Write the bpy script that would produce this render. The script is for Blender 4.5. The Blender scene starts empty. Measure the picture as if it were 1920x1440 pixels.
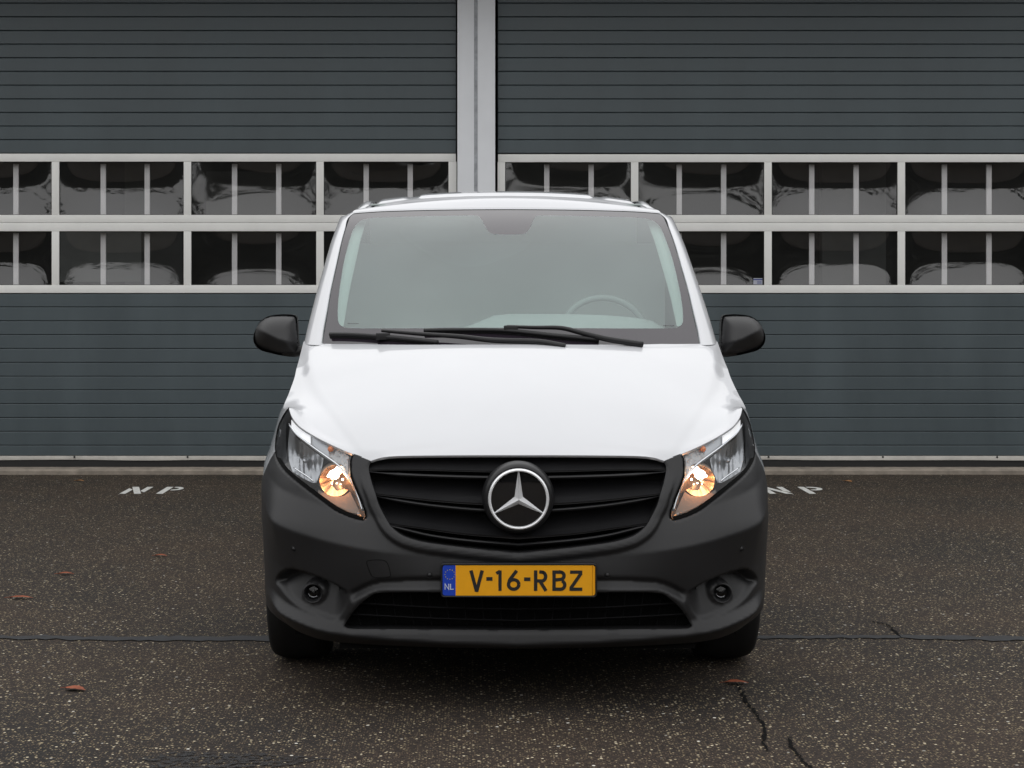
import bpy, bmesh, math, random
import numpy as np
from mathutils import Vector, Matrix, geometry

random.seed(7); rng = np.random.default_rng(7)
SC = bpy.context.scene
COL = SC.collection

# ------------------------------------------------------------------ camera, sky, sun, exposure
CAMY, CAMZ, CAMX, FPX = -5.8, 1.40, -0.168, 3190.0      # camera place (m) and focal length in photo pixels
VPX, VPY = 880.0, 570.0                                # where the level view axis meets the 1920x1440 photo
cam = bpy.data.cameras.new('camera'); camo = bpy.data.objects.new('camera', cam); COL.objects.link(camo)
camo.location = (CAMX, CAMY, CAMZ); camo.rotation_euler = (math.radians(90), 0, 0)
cam.sensor_width = 36.0; cam.lens = FPX / 1920 * 36.0
cam.shift_x = (960 - VPX) / 1920; cam.shift_y = (VPY - 720) / 1920
cam.clip_start = 0.1; cam.clip_end = 600
SC.camera = camo

world = bpy.data.worlds.new('World'); SC.world = world; world.use_nodes = True
wn = world.node_tree; wn.nodes.clear()
SUN_EL, SUN_ROT = 62.0, 186.0
out = wn.nodes.new('ShaderNodeOutputWorld'); bg = wn.nodes.new('ShaderNodeBackground')
sky = wn.nodes.new('ShaderNodeTexSky'); sky.sky_type = 'NISHITA'; sky.sun_disc = False
sky.sun_elevation = math.radians(SUN_EL); sky.sun_rotation = math.radians(SUN_ROT)
cl = wn.nodes.new('ShaderNodeTexNoise'); cl.inputs['Scale'].default_value = 2.2; cl.inputs['Detail'].default_value = 5
ramp = wn.nodes.new('ShaderNodeValToRGB')
ramp.color_ramp.elements[0].position = .3; ramp.color_ramp.elements[0].color = (7.6, 7.75, 8.1, 1)
ramp.color_ramp.elements[1].position = .7; ramp.color_ramp.elements[1].color = (10.2, 10.3, 10.5, 1)
mix = wn.nodes.new('ShaderNodeMixRGB'); mix.inputs[0].default_value = 0.93
tc = wn.nodes.new('ShaderNodeTexCoord')
wn.links.new(tc.outputs['Generated'], cl.inputs['Vector'])
wn.links.new(cl.outputs['Fac'], ramp.inputs['Fac'])
wn.links.new(sky.outputs[0], mix.inputs[1]); wn.links.new(ramp.outputs[0], mix.inputs[2])
sepx = wn.nodes.new('ShaderNodeSeparateXYZ'); gm = wn.nodes.new('ShaderNodeMapRange'); gm.inputs[1].default_value = 0.0; gm.inputs[2].default_value = 1.0
gm.inputs[3].default_value = .62; gm.inputs[4].default_value = 1.12; sm = wn.nodes.new('ShaderNodeVectorMath'); sm.operation = 'SCALE'
wn.links.new(tc.outputs['Generated'], sepx.inputs[0]); wn.links.new(sepx.outputs[2], gm.inputs[0])
wn.links.new(mix.outputs[0], sm.inputs[0]); wn.links.new(gm.outputs[0], sm.inputs['Scale']); wn.links.new(sm.outputs[0], bg.inputs[0]); wn.links.new(bg.outputs[0], out.inputs[0])
bg.inputs[1].default_value = 0.080

sun = bpy.data.lights.new('sun', 'SUN'); sun.energy = 2.0; sun.angle = math.radians(172); sun.color = (1, .98, .95)
suno = bpy.data.objects.new('sun', sun); COL.objects.link(suno)
# thick cloud: a very wide, soft sun high behind the camera
suno.rotation_euler = Vector((-math.sin(math.radians(SUN_ROT))*math.cos(math.radians(SUN_EL)),
                              -math.cos(math.radians(SUN_ROT))*math.cos(math.radians(SUN_EL)),
                              -math.sin(math.radians(SUN_EL)))).to_track_quat('-Z', 'Y').to_euler()
SC.view_settings.view_transform = 'Standard'; SC.view_settings.look = 'None'
SC.view_settings.exposure = 0.14; SC.view_settings.gamma = 1.0; SC.view_settings.use_curve_mapping = False
SC.cycles.max_bounces = 10; SC.cycles.transparent_max_bounces = 12; SC.cycles.sample_clamp_indirect = 6

# ------------------------------------------------------------------ helpers
def sc_at(Y): return FPX / (Y - CAMY)
def P(px, py, Y):
    s = sc_at(Y); return np.array([(px - VPX) / s + CAMX, Y, CAMZ - (py - VPY) / s])
def H(a, py, Y):
    s = sc_at(Y); return np.array([a / s, Y, CAMZ - (py - VPY) / s])

def pchip(xs, ys):
    xs = np.array(xs, float); ys = np.array(ys, float)
    if xs[0] > xs[-1]: xs = xs[::-1]; ys = ys[::-1]
    h = np.diff(xs); d = np.diff(ys) / h; m = np.zeros_like(xs)
    m[0] = d[0]; m[-1] = d[-1]
    for i in range(1, len(xs) - 1):
        if d[i-1] * d[i] > 0:
            w1 = 2*h[i] + h[i-1]; w2 = h[i] + 2*h[i-1]; m[i] = (w1 + w2) / (w1/d[i-1] + w2/d[i])
    def f(x):
        x = np.clip(np.asarray(x, float), xs[0], xs[-1]); i = np.clip(np.searchsorted(xs, x) - 1, 0, len(xs) - 2)
        t = (x - xs[i]) / h[i]; t2 = t*t; t3 = t2*t
        return (2*t3-3*t2+1)*ys[i] + (t3-2*t2+t)*h[i]*m[i] + (-2*t3+3*t2)*ys[i+1] + (t3-t2)*h[i]*m[i+1]
    return f

def smooth(x): x = np.clip(x, 0, 1); return x*x*(3-2*x)

def chain(pts, n, closed=False):
    """resample a polyline with a centripetal-ish Catmull-Rom, n points per span"""
    p = np.array(pts, float); out_ = []; N = len(p)
    for i in range(N if closed else N - 1):
        if closed: a, b, c, d = p[(i-1) % N], p[i], p[(i+1) % N], p[(i+2) % N]
        else: a, b, c, d = p[max(i-1, 0)], p[i], p[i+1], p[min(i+2, N-1)]
        lb = np.linalg.norm(c-b)
        m1 = (c - a) / 2; m2 = (d - b) / 2
        m1 = m1 * min(1, lb/(np.linalg.norm(m1)+1e-9)); m2 = m2 * min(1, lb/(np.linalg.norm(m2)+1e-9))
        for k in range(n):
            t = k / n; t2 = t*t; t3 = t2*t
            out_.append((2*t3-3*t2+1)*b + (t3-2*t2+t)*m1 + (-2*t3+3*t2)*c + (t3-t2)*m2)
    if not closed: out_.append(p[-1])
    return np.array(out_)

def pip(pts, poly):
    x, y = pts[:, 0], pts[:, 1]; ins = np.zeros(len(pts), bool); n = len(poly); j = n - 1
    for i in range(n):
        xi, yi = poly[i]; xj, yj = poly[j]
        c = ((yi > y) != (yj > y)) & (x < (xj-xi)*(y-yi)/((yj-yi) if yj != yi else 1e-12) + xi)
        ins ^= c; j = i
    return ins

def dist(pts, poly, closed=True):
    p = np.asarray(poly, float); q = np.roll(p, -1, 0)
    if not closed: p, q = p[:-1], q[:-1]
    best = np.full(len(pts), 1e9)
    for a, b in zip(p, q):
        ab = b - a; L = (ab @ ab) + 1e-12
        t = np.clip(((pts - a) @ ab) / L, 0, 1)
        best = np.minimum(best, np.linalg.norm(pts - (a + t[:, None]*ab), axis=1))
    return best

def densify(poly, step, closed=True):
    out_ = []; n = len(poly)
    for i in range(n if closed else n-1):
        a = np.array(poly[i], float); b = np.array(poly[(i+1) % n], float)
        k = max(1, int(math.ceil(np.linalg.norm(b-a) / step)))
        for j in range(k): out_.append(a + (b-a)*j/k)
    if not closed: out_.append(np.array(poly[-1], float))
    return np.array(out_)

def region(outer, holes=(), step=0.01, extra_lines=(), coarse=None):
    """2D constrained triangulation of a polygon with holes, filled with a regular point grid"""
    def tidy(p):
        p = np.array(p, float); k = [0]
        for i in range(1, len(p)):
            if np.linalg.norm(p[i]-p[k[-1]]) > .22*step: k.append(i)
        if np.linalg.norm(p[k[-1]]-p[0]) < .22*step and len(k) > 3: k.pop()
        return p[k]
    outer = densify(tidy(outer), step); holes = [densify(tidy(h), step) for h in holes]
    loops = [outer] + holes
    verts, edges = [], []
    for lp in loops:
        s = len(verts); n = len(lp)
        verts += [Vector((float(v[0]), float(v[1]))) for v in lp]; edges += [(s+i, s+(i+1) % n) for i in range(n)]
    allb = np.vstack(loops)
    for ln in extra_lines:
        ln = densify(ln, step, False); s = len(verts)
        verts += [Vector((float(v[0]), float(v[1]))) for v in ln]; edges += [(s+i, s+i+1) for i in range(len(ln)-1)]
        allb = np.vstack([allb, ln])
    lo, hi = outer.min(0), outer.max(0)
    gx = np.arange(lo[0]+step/2, hi[0], step); gy = np.arange(lo[1]+step/2, hi[1], step)
    g = np.stack(np.meshgrid(gx, gy), -1); g[1::2, :, 0] += step/2
    g = g.reshape(-1, 2)
    if coarse:                                     # (u limit, keep every n-th column) beyond which the grid thins out
        ix = np.round((g[:, 0]-lo[0])/step).astype(int); iy = np.round((g[:, 1]-lo[1])/step).astype(int)
        g = g[(g[:, 0] < coarse[0]) | ((ix % coarse[1] == 0) & (iy % max(1, coarse[1]//2) == 0))]
    m = pip(g, outer)
    for h in holes: m &= ~pip(g, h)
    g = g[m]
    # drop grid points close to the constrained lines (hash grid)
    cell = {}
    for p in allb: cell.setdefault((int(p[0]//step), int(p[1]//step)), []).append(p)
    keep = []
    for p in g:
        i, j = int(p[0]//step), int(p[1]//step); ok = True
        for di in (-1, 0, 1):
            for dj in (-1, 0, 1):
                for q in cell.get((i+di, j+dj), ()):
                    if (p[0]-q[0])**2 + (p[1]-q[1])**2 < (.5*step)**2: ok = False; break
                if not ok: break
            if not ok: break
        keep.append(ok)
    g = g[np.array(keep, bool)] if len(g) else g
    verts += [Vector((float(v[0]), float(v[1]))) for v in g]
    V, _, F, _, _, _ = geometry.delaunay_2d_cdt(verts, edges, [], 0, 1e-7)
    V = np.array([(v.x, v.y) for v in V]); F = [f for f in F if len(f) == 3]
    T = np.array(F); c = V[T].mean(1)
    m = pip(c, outer)
    for h in holes: m &= ~pip(c, h)
    A_, B_, C_ = V[T[:, 0]], V[T[:, 1]], V[T[:, 2]]
    area = np.abs((B_[:, 0]-A_[:, 0])*(C_[:, 1]-A_[:, 1])-(C_[:, 0]-A_[:, 0])*(B_[:, 1]-A_[:, 1]))
    L2 = np.maximum(np.maximum(((B_-A_)**2).sum(1), ((C_-A_)**2).sum(1)), ((C_-B_)**2).sum(1))
    m &= area/L2 > .03                                   # slivers along curved edges would fold over once lifted
    return V, T[m]

def compact(V, T):
    u, inv = np.unique(T, return_inverse=True); return u, inv.reshape(T.shape)

def obj(name, verts, faces, mat=None, parent=None, smooth_=True, flip=False, mats=None, fmat=None, sharp=None):
    me = bpy.data.meshes.new(name)
    fs = [tuple(int(i) for i in (f[::-1] if flip else f)) for f in faces]
    me.from_pydata([tuple(map(float, v)) for v in verts], [], fs)
    for m in (mats or [mat]):
        if m: me.materials.append(m)
    if fmat is not None: me.polygons.foreach_set('material_index', [int(i) for i in fmat])
    if smooth_: me.polygons.foreach_set('use_smooth', [True]*len(me.polygons))
    me.update()
    if sharp is not None and smooth_: me.set_sharp_from_angle(angle=math.radians(sharp))
    o = bpy.data.objects.new(name, me); COL.objects.link(o)
    put(o, parent)
    return o

def put(o, parent):
    if parent is not None:
        o.parent = parent
        r = parent; off = Vector((0, 0, 0))
        while r is not None: off += r.location; r = r.parent
        o.location = o.location - off
    return o

def mirror(verts, faces):
    """weld a half mesh (x >= 0) with its mirror image"""
    v = np.array(verts, float); n = len(v); mp = np.arange(n) + n
    mid = np.abs(v[:, 0]) < 1e-5; v[mid, 0] = 0; mp[mid] = np.where(mid)[0]
    w = v.copy(); w[:, 0] *= -1
    f = [tuple(t) for t in faces]; g = [tuple(mp[i] for i in t[::-1]) for t in faces]
    return np.vstack([v, w]), f + g

class MB:
    """collects boxes, tubes and strips into one mesh"""
    def __init__(s): s.v = []; s.f = []
    def add(s, v, f):
        n = len(s.v); s.v += [tuple(p) for p in v]; s.f += [tuple(i+n for i in q) for q in f]
    def box(s, x0, x1, y0, y1, z0, z1, bev=0.0):
        if bev <= 0:
            v = [(x, y, z) for x in (x0, x1) for y in (y0, y1) for z in (z0, z1)]
            s.add(v, [(0,1,3,2),(4,6,7,5),(0,4,5,1),(2,3,7,6),(0,2,6,4),(1,5,7,3)])
        else:
            bm = bmesh.new(); bmesh.ops.create_cube(bm, size=1)
            for q in bm.verts: q.co = ((x0+x1)/2+q.co.x*(x1-x0), (y0+y1)/2+q.co.y*(y1-y0), (z0+z1)/2+q.co.z*(z1-z0))
            bmesh.ops.bevel(bm, geom=bm.edges[:], offset=bev, segments=2, affect='EDGES', profile=.6)
            bm.verts.index_update(); s.add([q.co[:] for q in bm.verts], [[q.index for q in f.verts] for f in bm.faces]); bm.free()
    def tube(s, pts, r, n=8, closed=False, caps=True, flat=1.0):
        pts = [Vector(map(float, p)) for p in pts]; N = len(pts); rr = r if hasattr(r, '__len__') else [r]*N; rings = []
        for i, p in enumerate(pts):
            a = pts[(i-1) % N] if (closed or i) else p; b = pts[(i+1) % N] if (closed or i < N-1) else p
            d = (b-a).normalized(); up = Vector((0, 0, 1)) if abs(d.z) < .9 else Vector((0, 1, 0))
            e1 = d.cross(up).normalized(); e2 = e1.cross(d)
            rings.append([p + float(rr[i])*(math.cos(2*math.pi*k/n)*e1 + flat*math.sin(2*math.pi*k/n)*e2) for k in range(n)])
        v = [q for r_ in rings for q in r_]; f = []
        for i in range(N if closed else N-1):
            for k in range(n):
                j = (i+1) % N; f.append((i*n+k, i*n+(k+1) % n, j*n+(k+1) % n, j*n+k))
        if caps and not closed: f.append(tuple(range(n))[::-1]); f.append(tuple((N-1)*n+k for k in range(n)))
        s.add(v, f)
    def lathe(s, prof, c, axis='y', n=48, caps=False):
        """prof: list of (radius, offset along the axis)"""
        v = []; f = []
        for r, t in prof:
            for k in range(n):
                a = 2*math.pi*k/n; u, w = r*math.cos(a), r*math.sin(a)
                v.append((c[0]+u, c[1]+t, c[2]+w) if axis == 'y' else (c[0]+t, c[1]+u, c[2]+w))
        for i in range(len(prof)-1):
            for k in range(n): f.append((i*n+k, i*n+(k+1) % n, (i+1)*n+(k+1) % n, (i+1)*n+k))
        s.add(v, f)
    def build(s, name, mat, parent=None, smooth_=False, sharp=None):
        o = obj(name, s.v, s.f, mat, parent, smooth_, sharp=sharp)
        bm = bmesh.new(); bm.from_mesh(o.data); bmesh.ops.recalc_face_normals(bm, faces=bm.faces); bm.to_mesh(o.data); bm.free()
        if smooth_ and sharp is not None: o.data.set_sharp_from_angle(angle=math.radians(sharp))
        return o

def grid(rows, flip=False):
    """rows: array (n, m, 3) -> verts, quads"""
    R = np.array(rows); n, m = R.shape[:2]; f = []
    for i in range(n-1):
        for j in range(m-1):
            q = (i*m+j, i*m+j+1, (i+1)*m+j+1, (i+1)*m+j); f.append(q[::-1] if flip else q)
    return R.reshape(-1, 3), f

def loft(ctrl, nu, nv):
    """bicubic (Catmull-Rom) surface through a net of control points"""
    C = np.array(ctrl, float)
    a = np.array([chain(C[i], nu) for i in range(len(C))])
    return np.array([chain(a[:, j], nv) for j in range(a.shape[1])]).transpose(1, 0, 2)

def thing(name, loc, label, cat, group=None):
    o = bpy.data.objects.new(name, None); COL.objects.link(o); o.location = loc
    o.empty_display_size = .2; tag(o, label, cat, group); return o
def tag(o, label, cat, group=None):
    o['label'] = label; o['category'] = cat
    if group: o['group'] = group
    return o

# ------------------------------------------------------------------ materials
def mat(name, base, rough=.5, metal=0.0, coat=0.0, coat_rough=.03, spec=.5, var=0.0, var_scale=4.0, bump=0.0, bump_scale=300, alpha=1.0,
        emit=None, emit_s=0.0, stretch=(1, 1, 1), rvar=0.0, ior=1.5):
    m = bpy.data.materials.new(name); m.use_nodes = True; nt = m.node_tree; b = nt.nodes['Principled BSDF']
    b.inputs['Base Color'].default_value = (*base, 1); b.inputs['Roughness'].default_value = rough
    b.inputs['Metallic'].default_value = metal; b.inputs['Coat Weight'].default_value = coat
    b.inputs['Coat Roughness'].default_value = coat_rough; b.inputs['Specular IOR Level'].default_value = spec
    b.inputs['IOR'].default_value = ior
    if emit: b.inputs['Emission Color'].default_value = (*emit, 1); b.inputs['Emission Strength'].default_value = emit_s
    if var or bump or rvar:
        t = nt.nodes.new('ShaderNodeTexCoord'); mp = nt.nodes.new('ShaderNodeMapping'); mp.inputs['Scale'].default_value = stretch
        gp_ = nt.nodes.new('ShaderNodeNewGeometry'); nt.links.new(gp_.outputs['Position'], mp.inputs['Vector'])
    if var or rvar:
        n = nt.nodes.new('ShaderNodeTexNoise'); n.inputs['Scale'].default_value = var_scale; n.inputs['Detail'].default_value = 6
        n.inputs['Roughness'].default_value = .6
        nt.links.new(mp.outputs[0], n.inputs['Vector'])
        if var:
            r = nt.nodes.new('ShaderNodeValToRGB'); r.color_ramp.elements[0].position = .3; r.color_ramp.elements[1].position = .7
            r.color_ramp.elements[0].color = tuple(c*(1-var) for c in base) + (1,)
            r.color_ramp.elements[1].color = tuple(min(1, c*(1+var)) for c in base) + (1,)
            nt.links.new(n.outputs['Fac'], r.inputs['Fac']); nt.links.new(r.outputs[0], b.inputs['Base Color'])
        if rvar:
            mr = nt.nodes.new('ShaderNodeMapRange'); mr.inputs[1].default_value = .3; mr.inputs[2].default_value = .7
            mr.inputs[3].default_value = rough-rvar; mr.inputs[4].default_value = rough+rvar
            nt.links.new(n.outputs['Fac'], mr.inputs[0]); nt.links.new(mr.outputs[0], b.inputs['Roughness'])
    if bump:
        n2 = nt.nodes.new('ShaderNodeTexNoise'); n2.inputs['Scale'].default_value = bump_scale; n2.inputs['Detail'].default_value = 3
        bp = nt.nodes.new('ShaderNodeBump'); bp.inputs['Strength'].default_value = bump; bp.inputs['Distance'].default_value = .002
        nt.links.new(mp.outputs[0], n2.inputs['Vector']); nt.links.new(n2.outputs['Fac'], bp.inputs['Height'])
        nt.links.new(bp.outputs[0], b.inputs['Normal'])
    return m

def glass(name, tint, refl_ior, rough=.0, bump=0.0, bump_scale=3.0, base_refl=0.0, film=0.0, film_col=(.8, .8, .8)):
    """thin pane: lets light straight through with a tint and mirrors by Fresnel"""
    m = bpy.data.materials.new(name); m.use_nodes = True; nt = m.node_tree; nt.nodes.clear()
    o = nt.nodes.new('ShaderNodeOutputMaterial'); t = nt.nodes.new('ShaderNodeBsdfTransparent'); g = nt.nodes.new('ShaderNodeBsdfGlossy')
    fr = nt.nodes.new('ShaderNodeFresnel'); ge = nt.nodes.new('ShaderNodeNewGeometry'); mr = nt.nodes.new('ShaderNodeMapRange')
    mr.inputs[3].default_value = refl_ior; mr.inputs[4].default_value = 1/refl_ior      # same Fresnel from both sides of the pane
    nt.links.new(ge.outputs['Backfacing'], mr.inputs[0]); nt.links.new(mr.outputs[0], fr.inputs['IOR']); mx = nt.nodes.new('ShaderNodeMixShader')
    t.inputs[0].default_value = (*tint, 1); g.inputs['Roughness'].default_value = rough; g.inputs['Color'].default_value = (1, 1, 1, 1)
    if base_refl:
        ad = nt.nodes.new('ShaderNodeMath'); ad.operation = 'ADD'; ad.inputs[1].default_value = base_refl; ad.use_clamp = True
        nt.links.new(fr.outputs[0], ad.inputs[0]); nt.links.new(ad.outputs[0], mx.inputs[0])
    else: nt.links.new(fr.outputs[0], mx.inputs[0])
    if film:                                                   # thin diffuse film mixed over the glass
        df = nt.nodes.new('ShaderNodeBsdfDiffuse'); df.inputs[0].default_value = (*film_col, 1); fm = nt.nodes.new('ShaderNodeMixShader')
        tcf = nt.nodes.new('ShaderNodeTexCoord'); nf = nt.nodes.new('ShaderNodeTexNoise'); nf.inputs['Scale'].default_value = 1.6; nf.inputs['Detail'].default_value = 3
        rf = nt.nodes.new('ShaderNodeMapRange'); rf.inputs[1].default_value = .3; rf.inputs[2].default_value = .7; rf.inputs[3].default_value = film*.75; rf.inputs[4].default_value = film*1.25
        nt.links.new(tcf.outputs['Object'], nf.inputs['Vector']); nt.links.new(nf.outputs['Fac'], rf.inputs[0]); nt.links.new(rf.outputs[0], fm.inputs[0])
        nt.links.new(t.outputs[0], fm.inputs[1]); nt.links.new(df.outputs[0], fm.inputs[2]); t = fm
    nt.links.new(t.outputs[0], mx.inputs[1]); nt.links.new(g.outputs[0], mx.inputs[2])
    nt.links.new(mx.outputs[0], o.inputs[0])
    if bump:
        tcn = nt.nodes.new('ShaderNodeTexCoord'); n = nt.nodes.new('ShaderNodeTexNoise'); n.inputs['Scale'].default_value = bump_scale
        n.inputs['Detail'].default_value = 1
        b = nt.nodes.new('ShaderNodeBump'); b.inputs['Strength'].default_value = 1; b.inputs['Distance'].default_value = bump
        nt.links.new(tcn.outputs['Object'], n.inputs['Vector']); nt.links.new(n.outputs['Fac'], b.inputs['Height'])
        nt.links.new(b.outputs[0], g.inputs['Normal'])
    return m

M_white = mat('white_car_paint', (.59, .60, .622), rough=.42, coat=1.0, coat_rough=.02, var=.015, var_scale=3)
M_plastic = mat('dark_grey_bumper_plastic', (.0125, .0125, .0135), rough=.48, spec=.42, bump=.10, bump_scale=900, var=.12, var_scale=6)
M_mirror_shell = mat('mirror_grey_plastic', (.022, .022, .023), rough=.5, spec=.45, bump=.10, bump_scale=900)
M_plastic2 = mat('black_grille_plastic', (.010, .010, .011), rough=.42, spec=.4, var=.1, var_scale=12)
M_black = mat('black_void', (.004, .004, .004), rough=.8, spec=.1)
M_gloss = mat('gloss_black', (.006, .006, .007), rough=.05, coat=1.0)
M_chrome = mat('chrome', (.85, .86, .88), rough=.10, metal=1.0)
M_badge = mat('badge_silver', (.93, .94, .96), rough=.22, metal=.35, coat=1.0)
M_chrome_soft = mat('satin_chrome', (.72, .73, .75), rough=.22, metal=1.0)
M_rubber = mat('tyre_rubber', (.011, .011, .011), rough=.8, spec=.25, bump=.3, bump_scale=120)
M_rim = mat('wheel_silver', (.25, .25, .26), rough=.4, metal=.8)
M_frit = mat('windscreen_black_border', (.023, .018, .025), rough=.05, coat=0.0, spec=.5, ior=1.68)
M_wglass = glass('windscreen_glass', (.82, .93, .895), 1.66, film=.108, film_col=(.58, .76, .76))
M_sglass = glass('side_window_glass', (.75, .80, .78), 1.5)
M_sideglass = mat('dark_side_glass', (.01, .012, .012), rough=.03, spec=.8)
M_lens = glass('headlight_lens_glass', (.93, .94, .95), 1.42)
M_dash = mat('dashboard_plastic', (.25, .27, .265), rough=.75, var=.1)
M_cabin = mat('cabin_lining', (.70, .72, .71), rough=.95, var=.04, var_scale=2)
M_trim = mat('pillar_trim', (.40, .45, .43), rough=.9)
M_wiper = mat('wiper_black', (.009, .009, .010), rough=.45, spec=.4)
M_yellow = mat('plate_yellow', (.80, .36, .006), rough=.45, spec=.35, var=.03, var_scale=30)
M_blue = mat('plate_blue', (.005, .045, .42), rough=.4)
M_platewhite = mat('plate_white', (.62, .66, .70), rough=.5)
M_star_y = mat('plate_star_yellow', (.55, .42, .05), rough=.5)
M_ink = mat('plate_black', (.008, .008, .008), rough=.5)
M_mirrorg = mat('mirror_glass', (.7, .72, .75), rough=.02, metal=1)
M_under = mat('underbody_black', (.006, .006, .006), rough=.9, spec=.1)

# building
M_slat = mat('anthracite_door_paint', (.068, .088, .097), rough=.42, spec=.45, var=.14, var_scale=1.1, stretch=(2.2, 1, .55), bump=.12, bump_scale=240, rvar=.06)
M_botrail = mat('worn_bottom_rail', (.50, .48, .44), rough=.55, var=.15, var_scale=6)
M_alu = mat('pale_aluminium_frame', (.83, .83, .80), rough=.45, metal=0.0, var=.035, var_scale=5, spec=.4, bump=.03, bump_scale=60)
M_pillar = mat('light_grey_painted_steel', (.80, .82, .85), rough=.42, var=.03, var_scale=3, spec=.5)
M_pillar_d = mat('seam_grey', (.38, .395, .42), rough=.6, var=.25, var_scale=18)
M_pane = glass('acrylic_pane', (.84, .84, .85), 1.80, rough=.03, bump=.0005, bump_scale=3.5, film=.012)
M_bar = mat('inner_bar_grey', (.80, .79, .78), rough=.6, var=.05)
M_room = mat('dark_hall_wall', (.10, .10, .10), rough=.9, var=.3, var_scale=.8)
M_room_l = mat('pale_hall_panel', (.16, .17, .16), rough=.9, var=.1)
M_seal = mat('rubber_seal', (.012, .012, .012), rough=.7)
M_conc = mat('concrete_sill', (.26, .225, .185), rough=.92, var=.28, var_scale=9, bump=.6, bump_scale=70)
M_clad = mat('facade_cladding', (.09, .095, .10), rough=.6, var=.05)
M_paint_np = mat('worn_white_road_paint', (.60, .60, .57), rough=.85, var=.22, var_scale=30, bump=.5, bump_scale=130)
M_tar = mat('dark_tar', (.016, .017, .019), rough=.75, var=.35, var_scale=25, bump=.4, bump_scale=200)
M_crack = mat('crack_black', (.004, .004, .004), rough=.9, spec=.1)
M_leaf = mat('fallen_leaf_orange', (.25, .06, .02), rough=.7, var=.3, var_scale=40)
M_leaf2 = mat('fallen_leaf_tan', (.42, .19, .06), rough=.7, var=.3, var_scale=40)
M_sticker = mat('sticker_white', (.42, .44, .5), rough=.5); M_sticker_b = mat('sticker_blue', (.05, .07, .25), rough=.5)
M_tree = mat('dark_foliage', (.075, .078, .065), rough=.9, var=.4, var_scale=2)

def asphalt():
    m = bpy.data.materials.new('exposed_aggregate_asphalt'); m.use_nodes = True; nt = m.node_tree; b = nt.nodes['Principled BSDF']
    L = nt.links.new; N = nt.nodes.new
    t = N('ShaderNodeTexCoord')
    def vor(scale, sh, rnd=1.0):
        v = N('ShaderNodeTexVoronoi'); v.inputs['Scale'].default_value = scale; v.inputs['Randomness'].default_value = rnd
        mp = N('ShaderNodeMapping'); mp.inputs['Location'].default_value = (sh, sh*.7, sh*.3)
        L(t.outputs['Object'], mp.inputs['Vector']); L(mp.outputs[0], v.inputs['Vector']); return v
    big = N('ShaderNodeTexNoise'); big.inputs['Scale'].default_value = .9; big.inputs['Detail'].default_value = 5; L(t.outputs['Object'], big.inputs['Vector'])
    med = N('ShaderNodeTexNoise'); med.inputs['Scale'].default_value = 60; med.inputs['Detail'].default_value = 4; L(t.outputs['Object'], med.inputs['Vector'])
    base = N('ShaderNodeValToRGB'); base.color_ramp.elements[0].position = .32; base.color_ramp.elements[1].position = .68
    base.color_ramp.elements[0].color = (.0145, .0130, .0123, 1); base.color_ramp.elements[1].color = (.033, .0232, .0172, 1)
    L(big.outputs['Fac'], base.inputs['Fac'])
    cur = base.outputs[0]
    # fine dark/light grain
    mm = N('ShaderNodeMixRGB'); mm.blend_type = 'MULTIPLY'; mm.inputs[0].default_value = .8
    gr = N('ShaderNodeValToRGB'); gr.color_ramp.elements[0].position = .35; gr.color_ramp.elements[1].position = .65
    gr.color_ramp.elements[0].color = (.45, .45, .45, 1); gr.color_ramp.elements[1].color = (1.5, 1.45, 1.4, 1)
    L(med.outputs['Fac'], gr.inputs['Fac']); L(cur, mm.inputs[1]); L(gr.outputs[0], mm.inputs[2]); cur = mm.outputs[0]
    heights = []
    for scale, thr, rad, cols, sh in ((128, .55, .40, ((.09, .065, .042), (.20, .145, .09)), 0.0),
                                      (96, .74, .38, ((.14, .11, .06), (.40, .33, .21)), 3.3),
                                      (66, .90, .34, ((.30, .24, .14), (.75, .66, .48)), 7.7),
                                      (42, .972, .27, ((.26, .25, .22), (.75, .72, .64)), 12.1)):
        v = vor(scale, sh); sep = N('ShaderNodeSeparateColor'); L(v.outputs['Color'], sep.inputs[0])
        g1 = N('ShaderNodeMath'); g1.operation = 'GREATER_THAN'; g1.inputs[1].default_value = thr; L(sep.outputs[0], g1.inputs[0])
        g2 = N('ShaderNodeMapRange'); g2.inputs[1].default_value = rad; g2.inputs[2].default_value = rad*.75
        g2.inputs[3].default_value = 0; g2.inputs[4].default_value = 1; L(v.outputs['Distance'], g2.inputs[0])
        mu = N('ShaderNodeMath'); mu.operation = 'MULTIPLY'; L(g1.outputs[0], mu.inputs[0]); L(g2.outputs[0], mu.inputs[1])
        cr = N('ShaderNodeValToRGB'); cr.color_ramp.elements[0].color = (*cols[0], 1); cr.color_ramp.elements[1].color = (*cols[1], 1)
        L(sep.outputs[1], cr.inputs['Fac'])
        mx = N('ShaderNodeMixRGB'); L(mu.outputs[0], mx.inputs[0]); L(cur, mx.inputs[1]); L(cr.outputs[0], mx.inputs[2]); cur = mx.outputs[0]
        heights.append(mu.outputs[0])
    L(cur, b.inputs['Base Color']); b.inputs['Roughness'].default_value = .86; b.inputs['Specular IOR Level'].default_value = .3
    ad = N('ShaderNodeMath'); ad.operation = 'ADD'; L(heights[0], ad.inputs[0]); L(med.outputs['Fac'], ad.inputs[1])
    bp = N('ShaderNodeBump'); bp.inputs['Strength'].default_value = .7; bp.inputs['Distance'].default_value = .003
    L(ad.outputs[0], bp.inputs['Height']); L(bp.outputs[0], b.inputs['Normal'])
    return m
M_asph = asphalt()

# ------------------------------------------------------------------ setting
YD = 8.35                                               # plane of the door leaves
def WX(px, Y=YD): return P(px, 0, Y)[0]
def WZ(py, Y=YD): return P(0, py, Y)[2]

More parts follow.
